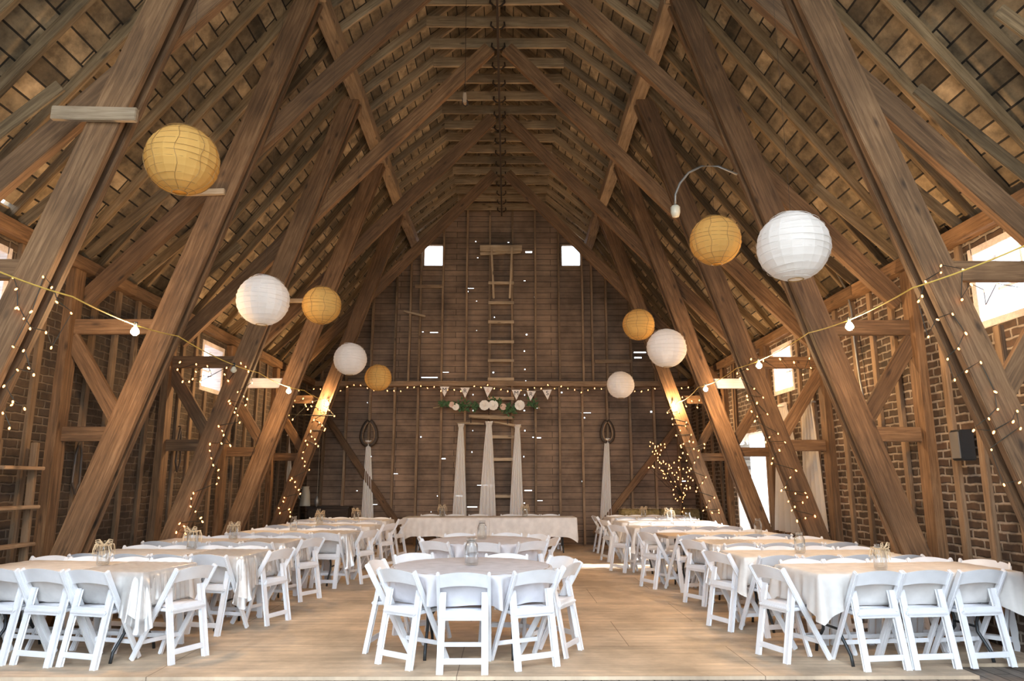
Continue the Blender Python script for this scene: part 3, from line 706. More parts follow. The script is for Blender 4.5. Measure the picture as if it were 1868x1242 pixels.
# ------------------------------------------------------------------ tables
def folding_table(x, y, lx, ly, lab, group, rot=0):
    e = empty('folding_table', (x, y, 0), R(rot), lab, 'table', group)
    bm = bmesh.new(); add_box(bm, 0, 0, .73, lx, ly, .035, None, .008); mesh_obj('tabletop', bm, M['tabletop'], e)
    for s in (1, -1):
        for q in (1, -1):
            bm = bmesh.new(); xx = s*(lx/2-.28)
            tube(bm, [(xx, q*.20, .71), (xx, q*.20, .42), (xx, q*.14, .30), (xx, q*.14, .22), (xx, q*.27, .08), (xx, q*.29, 0)], .014, 8); mesh_obj('leg', bm, M['metal'], e, True)
        for nm_, pa, pb in (('crossbar', (xx, -.14, .26), (xx, .14, .26)), ('crossbar', (xx, -.20, .60), (xx, .20, .60)), ('brace', (xx, 0, .60), (s*.25, 0, .71))): bm = bmesh.new(); tube(bm, [pa, pb], .011, 6); mesh_obj(nm_, bm, M['metal'], e, True)
    return e
def round_table(x, y, r, lab):
    e = empty('round_table', (x, y, 0), 0, lab, 'table', 'round tables in the aisle')
    bm = bmesh.new(); lathe(bm, [(0, .715), (r-.01, .715), (r, .725), (r, .742), (r-.01, .75), (0, .75)], 48); mesh_obj('tabletop', bm, M['tabletop'], e)
    for s in (1, -1):
        for q in (1, -1):
            bm = bmesh.new(); xx = s*.38
            tube(bm, [(xx, q*.24, .71), (xx, q*.24, .45), (xx, q*.12, .33), (xx, q*.12, .25), (xx, q*.30, .08), (xx, q*.32, 0)], .014, 8); mesh_obj('leg', bm, M['metal'], e, True)
        for nm_, pa, pb in (('crossbar', (xx, -.12, .29), (xx, .12, .29)), ('brace', (xx, 0, .29), (s*.08, 0, .71))): bm = bmesh.new(); tube(bm, [pa, pb], .011, 6); mesh_obj(nm_, bm, M['metal'], e, True)
    return e
def cloth(cx, cy, lx, ly, drop, seed, lab, group, mat='cloth', rnd=None, cdrop=1.35, amp=.022, flare=.05, name='tablecloth', z0=.752, freq=26, rot=0, chairs=()):
    cr_, sr_ = math.cos(R(-rot)), math.sin(R(-rot))
    def hx_l(a, b_): return (a-cx)*cr_-(b_-cy)*sr_, (a-cx)*sr_+(b_-cy)*cr_
    chairs = [(a, b_, c_-rot) for a, b_, c_ in chairs]
    rs = random.Random(seed); N_ = 260; bm = bmesh.new(); base = []
    for i in range(N_):
        t = i/N_
        if rnd:
            a = t*2*PI; base.append((Vector((math.cos(a)*rnd, math.sin(a)*rnd, 0)), Vector((math.cos(a), math.sin(a), 0)), max(0, math.cos(2*a+PI*0)**2)**6 if False else max(0, math.sin(2*a+.4)**2)**5))
        else:
            per = 2*(lx+ly); s_ = t*per; hx, hy = lx/2+.006, ly/2+.006; rc = .02
            if s_ < lx: p = Vector((-hx+2*hx*s_/lx, -hy, 0)); nn = Vector((0, -1, 0)); e_ = min(s_, lx-s_)
            elif s_ < lx+ly: u = s_-lx; p = Vector((hx, -hy+2*hy*u/ly, 0)); nn = Vector((1, 0, 0)); e_ = min(u, ly-u)
            elif s_ < 2*lx+ly: u = s_-lx-ly; p = Vector((hx-2*hx*u/lx, hy, 0)); nn = Vector((0, 1, 0)); e_ = min(u, lx-u)
            else: u = s_-2*lx-ly; p = Vector((-hx, hy-2*hy*u/ly, 0)); nn = Vector((-1, 0, 0)); e_ = min(u, ly-u)
            k = max(0, 1-e_/.22)
            if k > 0: nn = (nn+Vector((math.copysign(1, p.x), math.copysign(1, p.y), 0))*.6*k).normalized()
            base.append((p, nn, k*k))
    ph = [rs.random()*6.28 for _ in range(4)]
    def fold(i):
        a = i/N_*2*PI; return .5*math.sin(freq*a+ph[0]+1.5*math.sin(3*a+ph[3]))+.3*math.sin(freq*.6*a//1*0+15*a+ph[1])+.35*math.sin(41*a+ph[2])
    rings = [[bm.verts.new((cx, cy, z0))]]
    for f_ in (.55, .96): rings.append([bm.verts.new((cx+p.x*f_, cy+p.y*f_, z0+.0012*math.sin(i*.7+ph[1]))) for i, (p, nn, k) in enumerate(base)])
    rings.append([bm.verts.new((cx+p.x+nn.x*.004, cy+p.y+nn.y*.004, z0-.008)) for p, nn, k in base])
    T_ = 9
    for j in range(1, T_+1):
        t = j/T_; ring = []
        for i, (p, nn, k) in enumerate(base):
            dl = drop*(1+(cdrop-1)*k)*(1+.05*math.sin(i*2*PI/N_*5+ph[1])+.03*math.sin(i*2*PI/N_*9+ph[2]))
            o_ = .006+flare*t*(.3+k)+amp*(t**.8)*(fold(i)*(1+1.2*k)+.5)
            q = Vector((p.x+nn.x*o_, p.y+nn.y*o_, z0-.008-dl*t))
            for (hx_, hy_, ha) in chairs:      # cloth is pushed inwards by the chair backs and rests above the seats
                f_ = Vector((-math.sin(R(ha)), math.cos(R(ha)))); rr_ = Vector((f_.y, -f_.x)); lc = hx_l(hx_, hy_); dx_ = q.x-lc[0]; dy_ = q.y-lc[1]
                lx_ = dx_*rr_.x+dy_*rr_.y; ly_ = dx_*f_.x+dy_*f_.y
                if abs(lx_) < .30 and -.40 < ly_ < .15:
                    need = -.222+.58*(.772-q.z)+.045-.0; k_ = min(1, (.30-abs(lx_))/.06)
                    if ly_ < need: q.x += f_.x*(need-ly_)*k_; q.y += f_.y*(need-ly_)*k_
                    if q.z < .470: q.z = .470+(q.z-.470)*(1-k_)
            ring.append(bm.verts.new((cx+q.x, cy+q.y, q.z)))
        rings.append(ring)
    for A, B in zip(rings, rings[1:]):
        for i in range(N_):
            if len(A) == 1: bm.faces.new((A[0], B[i], B[(i+1) % N_]))
            else: bm.faces.new((A[i], B[i], B[(i+1) % N_], A[(i+1) % N_]))
    o = mesh_obj(name, bm, M[mat], None, True)
    # put the origin at the table centre
    o.data.transform(Matrix.Translation((-cx, -cy, -z0))); o.location = (cx, cy, z0); o.rotation_euler.z = R(rot)
    tag(o, lab, 'plastic cover' if name == 'plastic_cover' else 'tablecloth', group); return o

# jars
def make_jar(kind):
    """0 plain big jar, 1 jar with raffia bow"""
    e = empty('mason_jar'); s = 1.0
    bm = bmesh.new(); lathe(bm, [(0, .003), (.036, .003), (.043, .012), (.044, .11), (.038, .13), (.028, .145), (.028, .165), (.031, .166), (.031, .172), (.0265, .172), (.0265, .146), (.036, .128), (.041, .108), (.040, .016), (0, .010)], 20); mesh_obj('glass', bm, M['glass'], e, True)
    bm = bmesh.new(); lathe(bm, [(.0285, .147), (.032, .148), (.032, .153), (.0285, .154)], 20); mesh_obj('neck_band', bm, M['steel'], e, True)
    if kind:
        bm = bmesh.new(); rr = random.Random(kind)
        tube(bm, [(.034*math.cos(t*PI/8), .034*math.sin(t*PI/8), .142+.003*math.sin(t*2)) for t in range(16)], .006, 5, True)
        for sgn in (1, -1):
            for q in range(3): tube(bm, [(0, -.034, .145), (sgn*.03, -.045, .185-.01*q), (sgn*.055, -.045, .18-.015*q), (sgn*.045, -.042, .145), (0, -.036, .142)], .003, 4)
        for q in range(26):
            a = rr.uniform(0, 2*PI); r1 = rr.uniform(.05, .075); l_ = rr.uniform(.03, .10)
            tube(bm, [(.034*math.cos(a), .034*math.sin(a), .142), (r1*.85*math.cos(a), r1*.85*math.sin(a), .15), (r1*math.cos(a+.1), r1*math.sin(a+.1), .142-l_*.5), (r1*1.05*math.cos(a+.2), r1*1.05*math.sin(a+.2), .142-l_)], .0018, 3)
        mesh_obj('raffia_bow', bm, M['raffia'], e)
    e['category'] = 'jar'; return e
JA, JB = make_jar(0), make_jar(1); ju = {0: False, 1: False}
def jar(x, y, kind, lab, sc=1.0, z=.7545, rz=0):
    src = JB if kind else JA
    if not ju[kind]:
        ju[kind] = True; src.location = (x, y, z); src.rotation_euler = (0, 0, rz); src['label'] = lab; src['group'] = 'glass jar centrepieces'; o = src
    else: o = copy_tree(src, (x, y, z), rz, lab, 'glass jar centrepieces')
    sc *= 1.28; o.scale = (sc, sc, sc); return o

def clear(c_, inside):
    """move a chair straight back until its backrest stands clear of the table top"""
    x_, y_, a = c_[:3]; f_ = (-math.sin(R(a)), math.cos(R(a)))
    for _ in range(40):
        hit = any(inside(x_+lx_*f_[1]+ly_*f_[0], y_-lx_*f_[0]+ly_*f_[1]) for lx_, ly_ in ((-.22, -.19), (.22, -.19), (0, -.225), (-.1, -.22), (.1, -.22)))
        if not hit: break
        x_ -= f_[0]*.012; y_ -= f_[1]*.012
    return (x_, y_, a)+tuple(c_[3:])
# ---- centre round tables
C = [(-.17, 6.86, .73), (-.13, 9.85, .74)]
wh = ['nearest', 'farther']
CC = [[(-.20, 6.33, 0, 'on the side nearest the camera'), (-.66, 6.50, -36, 'at the front left'), (-.87, 6.96, -100, 'at the left side'), (.29, 6.50, 27, 'at the front right'),
       (.56, 6.87, 64, 'at the right side, nearer the camera'), (.53, 7.23, 122, 'at the right side, farther from the camera'), (.13, 7.42, 174, 'on the far side, right of the jar'), (-.70, 7.50, -148, 'on the far side, left of the jar')],
      [(-.16, 9.36, 2, 'on the side nearest the camera'), (-.66, 9.48, -30, 'at the front left'), (-.80, 9.95, -78, 'at the left side'), (.37, 9.48, 30, 'at the front right'),
       (.58, 9.95, 66, 'at the right side, nearer the camera'), (.44, 10.3, 130, 'at the right side, farther from the camera'), (.14, 10.48, 176, 'on the far side, right of the jar'), (-.50, 10.45, -172, 'on the far side, left of the jar')]]
for ci, (cx, cy, r) in enumerate(C):
    CC[ci] = [clear(c_, lambda px_, py_: math.hypot(px_-cx, py_-cy) < r+.035) for c_ in CC[ci]]
    round_table(cx, cy, r, f'{wh[ci]} round table in the central aisle under a pale lavender white cloth')
    cloth(cx, cy, 0, 0, .25, 11+ci, f'pale lavender white cloth draped over the {wh[ci]} round table', 'cloths on the round tables', 'cloth_blue', rnd=r+.006, cdrop=1.22, amp=.03, flare=.02, chairs=[c_[:3] for c_ in CC[ci]])
    for x_, y_, a, nm in CC[ci]:
        chair(x_, y_, a, f'white folding chair {nm}, {wh[ci]} round table', f'chairs around the {wh[ci]} round table')
jar(C[0][0]+.0, 6.80, 0, 'tall clear glass jar in the middle of the nearest round table', 1.13)
jar(C[1][0]-.05, 9.85, 0, 'clear glass jar on the farther round table', 1.1)

# ---- long rows
def row(side, idx, y, xin, end, n=4, clothx=None, lx=1.83, front=None, jars=(), film=False, wallend=None, drop=.29, rot=4):
    s = 1 if side == 'right' else -1
    rot = s*rot; xc = s*(xin+lx/2); nm = f'{ORD[idx]} {side}'; g = f'chairs along the {side} tables'
    cr_, sr_ = math.cos(R(rot)), math.sin(R(rot))
    def loc(u, v): return xc+u*cr_-v*sr_, y+u*sr_+v*cr_
    lst = []
    if front: fr = front
    else:
        fr = []
        for q in range(n):
            p = loc(-s*(lx/2-.26-q*.435)+random.uniform(-.015, .015), -.25+random.uniform(-.03, .02)); fr.append((p[0], p[1], s*random.uniform(9, 17)))
    lst += [(x_, y_, a, f'white folding chair, near side of {nm} long table, {SEQ[q]} from the aisle') for q, (x_, y_, a) in enumerate(fr)]
    for q in range(n):
        p = loc(-s*(lx/2-.30-q*.435)+random.uniform(-.015, .015), .27+random.uniform(-.02, .03)); lst.append((p[0], p[1], 180+s*random.uniform(0, 10), f'white folding chair, far side of {nm} long table, {SEQ[q]} from the aisle'))
    lst.append((*end, f'white folding chair at the aisle end of the {nm} long table'))
    if wallend: lst.append((*wallend, f'white folding chair at the wall end of the {nm} long table'))
    def ins(px_, py_):
        u = (px_-xc)*cr_+(py_-y)*sr_; v = -(px_-xc)*sr_+(py_-y)*cr_; return abs(u) < lx/2+.03 and abs(v) < .38+.03
    lst = [clear(c_, ins) for c_ in lst]
    for x_, y_, a, lb in lst: chair(x_, y_, a, lb, g)
    chs = [c_[:3] for c_ in lst]
    folding_table(xc, y, lx, .76, f'{nm} long folding table across the side of the barn', f'long tables on the {side}', rot)
    if clothx: c0, c1 = clothx; cloth(s*(c0+c1)/2, y, c1-c0, .76, drop, 40+idx+s, f'white cloth bunched over part of the {nm} long table', f'cloths on the {side} tables', rot=rot, chairs=chs, cdrop=1.25)
    else: cloth(xc, y, lx+.01, .76, drop, 40+idx+3*s, f'white cloth draped over the {nm} long table', f'cloths on the {side} tables', rot=rot, chairs=chs)
    if film:
        p = loc(-s*(lx/2-.32), 0); cloth(p[0], p[1], .66, .775, .34, 90+idx*2+s, f'shiny clear plastic cover over the aisle end of the {nm} long table', f'clear plastic covers on the {side} tables', 'plastic_film', cdrop=1.5, amp=.035, flare=.06, name='plastic_cover', z0=.7575, freq=17, rot=rot, chairs=[(a+.012*math.sin(R(c_)), b_-.012*math.cos(R(c_)), c_) for a, b_, c_ in chs])
    for (jx, jy, kd, lb_) in jars: jar(jx, jy, kd, lb_, random.uniform(.98, 1.1), .7545 if not film else .7590, random.uniform(-.6, .6))
def atj(px, py, z=.76): p = onZ(px, py, z); return p.x, p.y
RY = [6.67, 7.98, 9.50, 10.95, 12.75, 14.4, 16.1]; LY = [6.83, 8.12, 9.72, 11.35, 13.15, 15.0]
row('right', 0, RY[0], 2.72, (2.66, 6.66, -70), rot=6, front=[(3.22, 6.39, 8), (3.66, 6.44, 6), (4.14, 6.55, 9)], wallend=(4.50, 6.86, 128), jars=[(*atj(1607, 1038), 1, 'glass jar with raffia bow on the nearest right long table')])
row('right', 1, RY[1], 2.58, (2.58, 7.97, -68), rot=2, jars=[(*atj(1460, 1008), 0, 'plain glass jar on the second nearest right long table')])
row('right', 2, RY[2], 2.66, (2.70, 9.50, -64), film=True)
row('right', 3, RY[3], 2.42, (2.40, 10.93, -67), clothx=(2.86, 4.25), jars=[(3.9, RY[3], 0, 'plain glass jar near the wall on the fourth nearest right long table')])
row('right', 4, RY[4], 2.28, (2.23, 12.85, -58), jars=[(3.3, RY[4], 0, 'plain glass jar on the fifth nearest right long table')])
row('right', 5, RY[5], 2.32, (2.26, 14.5, -74), jars=[(3.35, RY[5], 1, 'glass jar with raffia bow on the sixth nearest right long table')])
row('right', 6, RY[6], 2.36, (2.30, 16.2, -82), jars=[(3.15, RY[6], 1, 'glass jar with raffia bow on the farthest right long table')])
row('left', 0, LY[0], 2.86, (-2.78, 6.66, 66), rot=9, lx=1.74, front=[(-3.30, 6.57, -17), (-3.74, 6.65, -15), (-4.18, 6.71, -14)], film=True, jars=[(*atj(187, 1031), 1, 'glass jar with big raffia bow on the nearest left long table')])
row('left', 1, LY[1], 2.55, (-2.54, 8.30, 70), film=True, jars=[(*atj(350, 1001), 1, 'glass jar with raffia on the second nearest left long table')])
row('left', 2, LY[2], 2.62, (-2.60, 9.86, 64), film=True, jars=[(*atj(425, 984), 1, 'glass jar with raffia on the third nearest left long table')])
row('left', 3, LY[3], 2.20, (-2.16, 11.5, 66), film=True, jars=[(*atj(535, 968), 0, 'plain glass jar on the fourth nearest left long table')])
row('left', 4, LY[4], 2.20, (-2.14, 13.3, 66), jars=[(*atj(583, 956), 1, 'glass jar with raffia on the fifth nearest left long table')])
row('left', 5, LY[5], 2.24, (-2.18, 15.1, 74), jars=[(-3.7, LY[5], 0, 'plain glass jar on the farthest left long table'), (-2.95, LY[5]+.1, 1, 'glass jar with raffia bow on the farthest left long table')])

# ---- head table
hy = 16.35; hx0 = onZ(738, 943, .75).x; hx1 = onZ(1050, 943, .75).x; hl = (hx1-hx0)/2
for q in range(2):
    xx = hx0+hl*(q+.5); nm = ('left', 'right')[q]
    folding_table(xx, hy, hl-.02, .76, f'{nm} half of the head table before the back wall', 'head table halves')
    cloth(xx, hy, hl-.004, .76, .40, 70+q, f'white cloth on the {nm} half of the head table', 'head table cloths', cdrop=1.25, amp=.012, flare=.02, z0=.752+.0015*q, freq=12)
for q, px_ in enumerate((783, 828, 871, 930, 968, 1005)):
    chair(onY(px_, 940, hy+.42).x, hy+.42, 180+random.uniform(-3, 3), f'white folding chair behind the head table, {SEQ[q]} from the left', 'chairs behind the head table')
jar(onZ(809, 941, .76).x, hy-.1, 1, 'glass jar with raffia bow on the left half of the head table', 1.15); jar(onZ(957, 941, .76).x, hy-.1, 1, 'glass jar with raffia bow on the right half of the head table', 1.15)

# ------------------------------------------------------------------ decor on the back wall
def drape(name, px, ytop, ybot, wt, wb, Y, lab, mat='tulle', folds=9, seed=0, lean=0):
    a = onY(px, ytop, Y); b_ = onY(px+lean, ybot, Y); h = a.z-b_.z; bm = bmesh.new(); n, m_ = 72, 20; rs = random.Random(seed); ph = rs.random()*6
    rings = []
    for j in range(m_+1):
        t = j/m_; tt = .0 if t < .03 else t; wd = wt+(wb-wt)*(tt**.75)
        if j in (0,): wd = wt*1.9
        ring = []
        for i in range(n):
            u = -1+2*i/(n-1); ring.append(bm.verts.new((u*wd/2+(b_.x-a.x)*t, (.10*wd+.02)*math.sin(u*PI*folds/2+ph+.4*math.sin(t*5))*.6*(.4+t*.6), -h*t)))
        rings.append(ring)
    for A, B in zip(rings, rings[1:]):
        for i in range(n-1): bm.faces.new((A[i], A[i+1], B[i+1], B[i]))
    e = empty(name, a, 0, lab, 'drape')
    mesh_obj('sheer_fabric', bm, M[mat], e, True)
    bm = bmesh.new(); tube(bm, [(wt*.55*math.cos(q*PI/6), wt*.55*math.sin(q*PI/6), -.03*h*.6) for q in range(12)], .018, 6, True); mesh_obj('knot', bm, M['felt'], e, True)
    return e
YD = YF-.42
drape('tulle_drape', 841, 772, 950, .09, .34, YD, 'white tulle hanging from the left end of the harness bar', seed=1, lean=-3)
drape('tulle_drape', 892, 768, 950, .10, .42, YD-.06, 'wide white tulle hanging from the middle of the harness bar', seed=2, lean=-3)
drape('tulle_drape', 944, 774, 950, .09, .34, YD, 'white tulle hanging from the right end of the harness bar', seed=3, lean=-2)
drape('tulle_drape', 672, 803, 952, .09, .30, YF-.22, 'white tulle hanging from the dark left horse collar', seed=4, lean=-2)
drape('tulle_drape', 1107, 799, 952, .09, .28, YF-.22, 'white tulle hanging from the right horse collar', seed=5, lean=-2)
drape('tulle_drape', 524, 792, 905, .08, .26, 16.2, 'white tulle hanging behind the farthest left leaning post', seed=6, lean=-1)
def wdrape(px, yt, yb, X, wt, wb, lab, seed):
    a = onX(px, yt, X); b_ = onX(px, yb, X); h = a.z-b_.z; n = 60; bm = bmesh.new(); rings = []; ph = seed*1.3
    for j in range(19):
        t = j/18; wd = wt*1.7 if j == 0 else wt+(wb-wt)*(t**.6); rings.append([bm.verts.new(((.05*wd+.02)*math.sin((-1+2*i/(n-1))*14+ph)*(.4+.6*t), (-1+2*i/(n-1))*wd/2, -h*t)) for i in range(n)])
    for A, B in zip(rings, rings[1:]):
        for i in range(n-1): bm.faces.new((A[i], A[i+1], B[i+1], B[i]))
    e = empty('wall_drape', (X, a.y, a.z), 0, lab, 'drape'); mesh_obj('sheer_fabric', bm, M['curtain'], e, True)
    bm = bmesh.new(); tube(bm, [(wt*.4*math.cos(q*PI/6), wt*.5*math.sin(q*PI/6), -.05) for q in range(12)], .016, 6, True); mesh_obj('knot', bm, M['felt'], e, True)
wdrape(1427, 735, 968, 4.68, .16, 1.15, 'gathered white drape on the right wall, nearer the bright doorway', 2)
wdrape(1470, 728, 965, 4.68, .30, .72, 'straight white drape on the right wall, behind the second leaning post', 5)
# door curtains
def curtain(y0, y1, z0, z1, lab, seed, x=4.74):
    bm = bmesh.new(); n = 90; rings = []
    for z in [z0+(z1-z0)*q/10 for q in range(11)]:
        rings.append([bm.verts.new((.035*math.sin(i/n*(y1-y0)*48+seed+z*.6), (y0-y1)/2+(y1-y0)*i/n, z-z0)) for i in range(n+1)])
    for A, B in zip(rings, rings[1:]):
        for i in range(n): bm.faces.new((A[i], A[i+1], B[i+1], B[i]))
    o = mesh_obj('door_curtain', bm, M['curtain'], None, True); o.location = (x, (y0+y1)/2, z0); tag(o, lab, 'curtain')
curtain(13.98, 14.42, .0, 1.5, 'narrow white curtain beside the far jamb of the bright right doorway', 1)
curtain(12.95, 13.45, .0, 1.42, 'short white curtain hanging low in the bright right doorway', 2)
# scalloped valance
bm = bmesh.new(); n = 60; A = []; B = []
for i in range(n+1):
    u = i/n; A.append(bm.verts.new((.02*math.sin(u*40), (u-.5)*1.4, 0))); B.append(bm.verts.new((.03*math.sin(u*40), (u-.5)*1.4, -.10-.10*abs(math.sin(u*PI*4)))))
for i in range(n): bm.faces.new((A[i], A[i+1], B[i+1], B[i]))
o = mesh_obj('door_valance', bm, M['tulle'], None, True); o.location = (4.76, 13.58, 2.42); tag(o, 'scalloped sheer valance across the top of the bright right doorway', 'valance')

# evener (harness bars)
ev = onY(894, 762, YD+.02)
e = empty('harness_evener', ev, 0, 'wooden harness bar with two smaller bars hung under the flowers on the back wall', 'harness bar')
def ebar(name, a, b_, r): bm = bmesh.new(); A = onY(*a, YD+.02)-ev; B = onY(*b_, YD+.02)-ev; pts = [A.lerp(B, t/8) for t in range(9)]; tube(bm, pts, lambda t: r*(.75+.35*math.sin(PI*t)), 8); return mesh_obj(name, bm, M['pale'], e, True)
ebar('main_bar', (855, 759), (935, 762), .055); ebar('swing_bar', (833, 771), (883, 773), .03); ebar('swing_bar', (900, 769), (951, 778), .03)
bm = bmesh.new()
for px_, y0, y1 in ((859, 762, 772), (892, 742, 768), (926, 764, 774)):
    A = onY(px_, y0, YD)-ev; B = onY(px_, y1, YD)-ev; tube(bm, [A, B], .014, 6)
mesh_obj('iron_link', bm, M['iron'], e)
# horse collars
def collar(px, y0, y1, wpx, lab, mat):
    a = onY(px, y0, YF-.21); b_ = onY(px, y1, YF-.21); c_ = (a+b_)/2; hh = (a.z-b_.z)/2; wv = wpx/2*17.6/F
    e = empty('horse_collar', c_, 0, lab, 'horse collar'); pts = []
    for i in range(36):
        t = i/36*2*PI; k = 1+.22*math.sin(-t); pts.append((wv*math.sin(t+PI/2)*(1-.25*math.sin(t)), 0, hh*math.sin(t)))
    bm = bmesh.new(); tube(bm, pts, .052, 8, True); mesh_obj('padding', bm, M['leather'], e, True)
    bm = bmesh.new(); tube(bm, [(p[0]*.82, -.05, p[2]*.86) for p in pts], .018, 6, True); mesh_obj('rim', bm, M[mat], e, True)
collar(673, 768, 812, 26, 'dark horse collar hung on the back wall left of centre', 'stud'); collar(1108, 768, 806, 20, 'tan horse collar hung on the back wall right of centre', 'tanwood')
# flower garland
gv = onY(892, 742, YD-.02); e = empty('flower_garland', gv, 0, 'leafy branch garland with white and pink flowers on the back wall', 'garland')
def Gp(x_, y_): return onY(x_, y_, YD-.02)-gv
bm = bmesh.new(); tube(bm, [Gp(790, 744), Gp(815, 739), (Gp(850, 739)), Gp(890, 741), Gp(930, 740), Gp(965, 739), Gp(985, 744)], .022, 6)
tube(bm, [Gp(800, 736), Gp(835, 735)], .008, 4); tube(bm, [Gp(960, 735), Gp(990, 748)], .006, 4); mesh_obj('branch', bm, M['pale'], e, True)
rs = random.Random(4)
for (x0, x1, yc, sp_, nn) in ((802, 828, 738, 4, 60), (836, 855, 741, 7, 60), (860, 871, 742, 6, 45), (893, 914, 731, 4, 35), (914, 942, 747, 9, 90), (964, 978, 738, 6, 50)):
    bm = bmesh.new()
    for q in range(nn):
        c_ = Gp(rs.uniform(x0, x1), rs.gauss(yc, sp_*.55)); c_.y -= rs.uniform(0, .12); a = rs.uniform(0, 2*PI); L_ = rs.uniform(.05, .10)
        dx = Vector((math.cos(a), rs.uniform(-.6, .2), math.sin(a)))*L_; nx = Vector((-math.sin(a), .3, math.cos(a)))*L_*.28
        v = [bm.verts.new(c_), bm.verts.new(c_+dx*.45+nx), bm.verts.new(c_+dx), bm.verts.new(c_+dx*.45-nx)]
        v[1].co.y -= .008; v[3].co.y -= .008; bm.faces.new(v)
    mesh_obj('leaves', bm, M['leaf'], e)
def flower(x_, y_, r, mat):
    bm = bmesh.new(); c_ = Gp(x_, y_)+Vector((0, -.12, 0))
    for ring_, nn, tilt in ((1, 9, .25), (.75, 8, .6), (.5, 6, .9), (.25, 5, 1.2)):
        for q in range(nn):
            a = q*2*PI/nn+ring_*2; rd = Vector((math.cos(a), 0, math.sin(a))); tg = Vector((-math.sin(a), 0, math.cos(a)))
            p0 = c_+rd*r*.1*ring_; p1 = c_+rd*r*ring_*math.cos(tilt*.6)+Vector((0, -r*.45*math.sin(tilt), 0)); wv = r*.42*ring_+.008
            g1 = [bm.verts.new(p0), bm.verts.new(p0.lerp(p1, .6)+tg*wv), bm.verts.new(p1+tg*wv*.5+rd*.01), bm.verts.new(p1-tg*wv*.5+rd*.01), bm.verts.new(p0.lerp(p1, .6)-tg*wv)]
            bm.faces.new(g1)
    r_ = bmesh.ops.create_uvsphere(bm, u_segments=10, v_segments=6, radius=r*.45)
    for v in r_['verts']: v.co = c_+Vector((v.co.x, v.co.y*.5, v.co.z))
    mesh_obj('flower', bm, M[mat], e)
flower(884, 740, .115, 'flower'); flower(900, 740, .115, 'flower'); flower(948, 740, .115, 'flower'); flower(832, 743, .075, 'flower'); flower(825, 739, .065, 'pinkf'); flower(918, 743, .07, 'pinkf')
# bunting
bp_ = [(811, 705, 'M'), (848.5, 707, 'R'), (890.5, 706, '&'), (942, 711, 'M'), (969, 713, 'R'), (998, 711, 'S')]
b0 = onY(811, 705, YF-.50); e = empty('letter_bunting', b0, 0, 'string of white triangular pennants spelling MR & MRS on the back wall', 'bunting')
bm = bmesh.new(); tube(bm, [onY(a, b_, YF-.49)-b0 for a, b_ in ((800, 703), (811, 705), (848, 707), (890, 705), (920, 705), (942, 711), (969, 713), (998, 710), (1018, 707))], .005, 5); mesh_obj('twine', bm, M['string'], e)
dg = None
for i, (x_, y_, ch) in enumerate(bp_):
    P = onY(x_, y_, YF-.50); wv = .115; hh = .25; ro = (0, 0, .06, .0, .08, -.05)[i]
    bm = bmesh.new(); quadsolid(bm, [Vector((-wv, 0, 0)), Vector((wv, 0, 0)), Vector((0, 0, -hh))], (0, .006, 0)); pn = mesh_obj('pennant', bm, M['felt'], e); pn.location = P-b0; pn.rotation_euler = (0, ro, 0)
    cu = bpy.data.curves.new('letter', 'FONT'); cu.body = ch; cu.size = .15; cu.extrude = .002; cu.align_x = 'CENTER'; cu.align_y = 'CENTER'
    to = bpy.data.objects.new('tmp', cu); COL.objects.link(to); bpy.context.view_layer.update()
    me = bpy.data.meshes.new_from_object(to.evaluated_get(bpy.context.evaluated_depsgraph_get())); bpy.data.objects.remove(to)
    me.materials.clear(); me.materials.append(M['ink']); lo = bpy.data.objects.new('letter', me); COL.objects.link(lo); lo.parent = pn; lo.location = (0, -.004, -.085); lo.rotation_euler = (PI/2, 0, 0)
    if ch == '&': lo.data.materials[0] = M['pinkf']

# hay bales
def bale(x, y, z, lab, src=[None]):
    if src[0] is None:
        e = empty('hay_bale'); bm = bmesh.new(); add_box(bm, 0, 0, .22, .92, .44, .44, None, .03)
        bmesh.ops.subdivide_edges(bm, edges=bm.edges[:], cuts=3, use_grid_fill=True); rs_ = random.Random(5)
        for v in bm.verts: v.co += Vector((rs_.uniform(-.012, .012), rs_.uniform(-.012, .012), rs_.uniform(-.006, .006))); v.co.z = min(.44, max(0, v.co.z))
        mesh_obj('hay', bm, M['hay'], e)
        bm = bmesh.new()
        for q in range(420):
            f_ = rs_.choice('fty'); a = rs_.uniform(-.45, .45); b_ = rs_.uniform(.02, .44)
            p = Vector((a, -.22, b_)) if f_ != 't' else Vector((a, rs_.uniform(-.2, .2), .435))
            d_ = Vector((rs_.uniform(-1, 1), rs_.uniform(-.35, -.05) if f_ != 't' else rs_.uniform(-.5, .5), rs_.uniform(-.3, .6) if f_ != 't' else .25)).normalized()*rs_.uniform(.04, .09)
            n_ = Vector((0, 0, .003)); v = [bm.verts.new(p), bm.verts.new(p+d_), bm.verts.new(p+d_+n_)]; bm.faces.new(v)
        mesh_obj('straw', bm, M['raffia'], e)
        bm = bmesh.new()
        for xx in (-.22, .22): tube(bm, [(xx, -.225, 0), (xx, -.225, .442), (xx, .225, .442), (xx, .225, 0)], .005, 4)
        mesh_obj('baling_twine', bm, M['string'], e); e.location = (x, y, z); tag(e, lab, 'hay bale', 'hay bales by the right back wall'); src[0] = e
    else: copy_tree(src[0], (x, y, z), 0, lab)
bx = [3.28, 4.22]
for q in range(2):
    bale(bx[q], 17.45, 0, f'hay bale on the floor by the back wall, {("left", "right")[q]} of two, under another bale')
    bale(bx[q]+.02, 17.46, .4425, f'upper hay bale by the back wall, {("left", "right")[q]} of two')

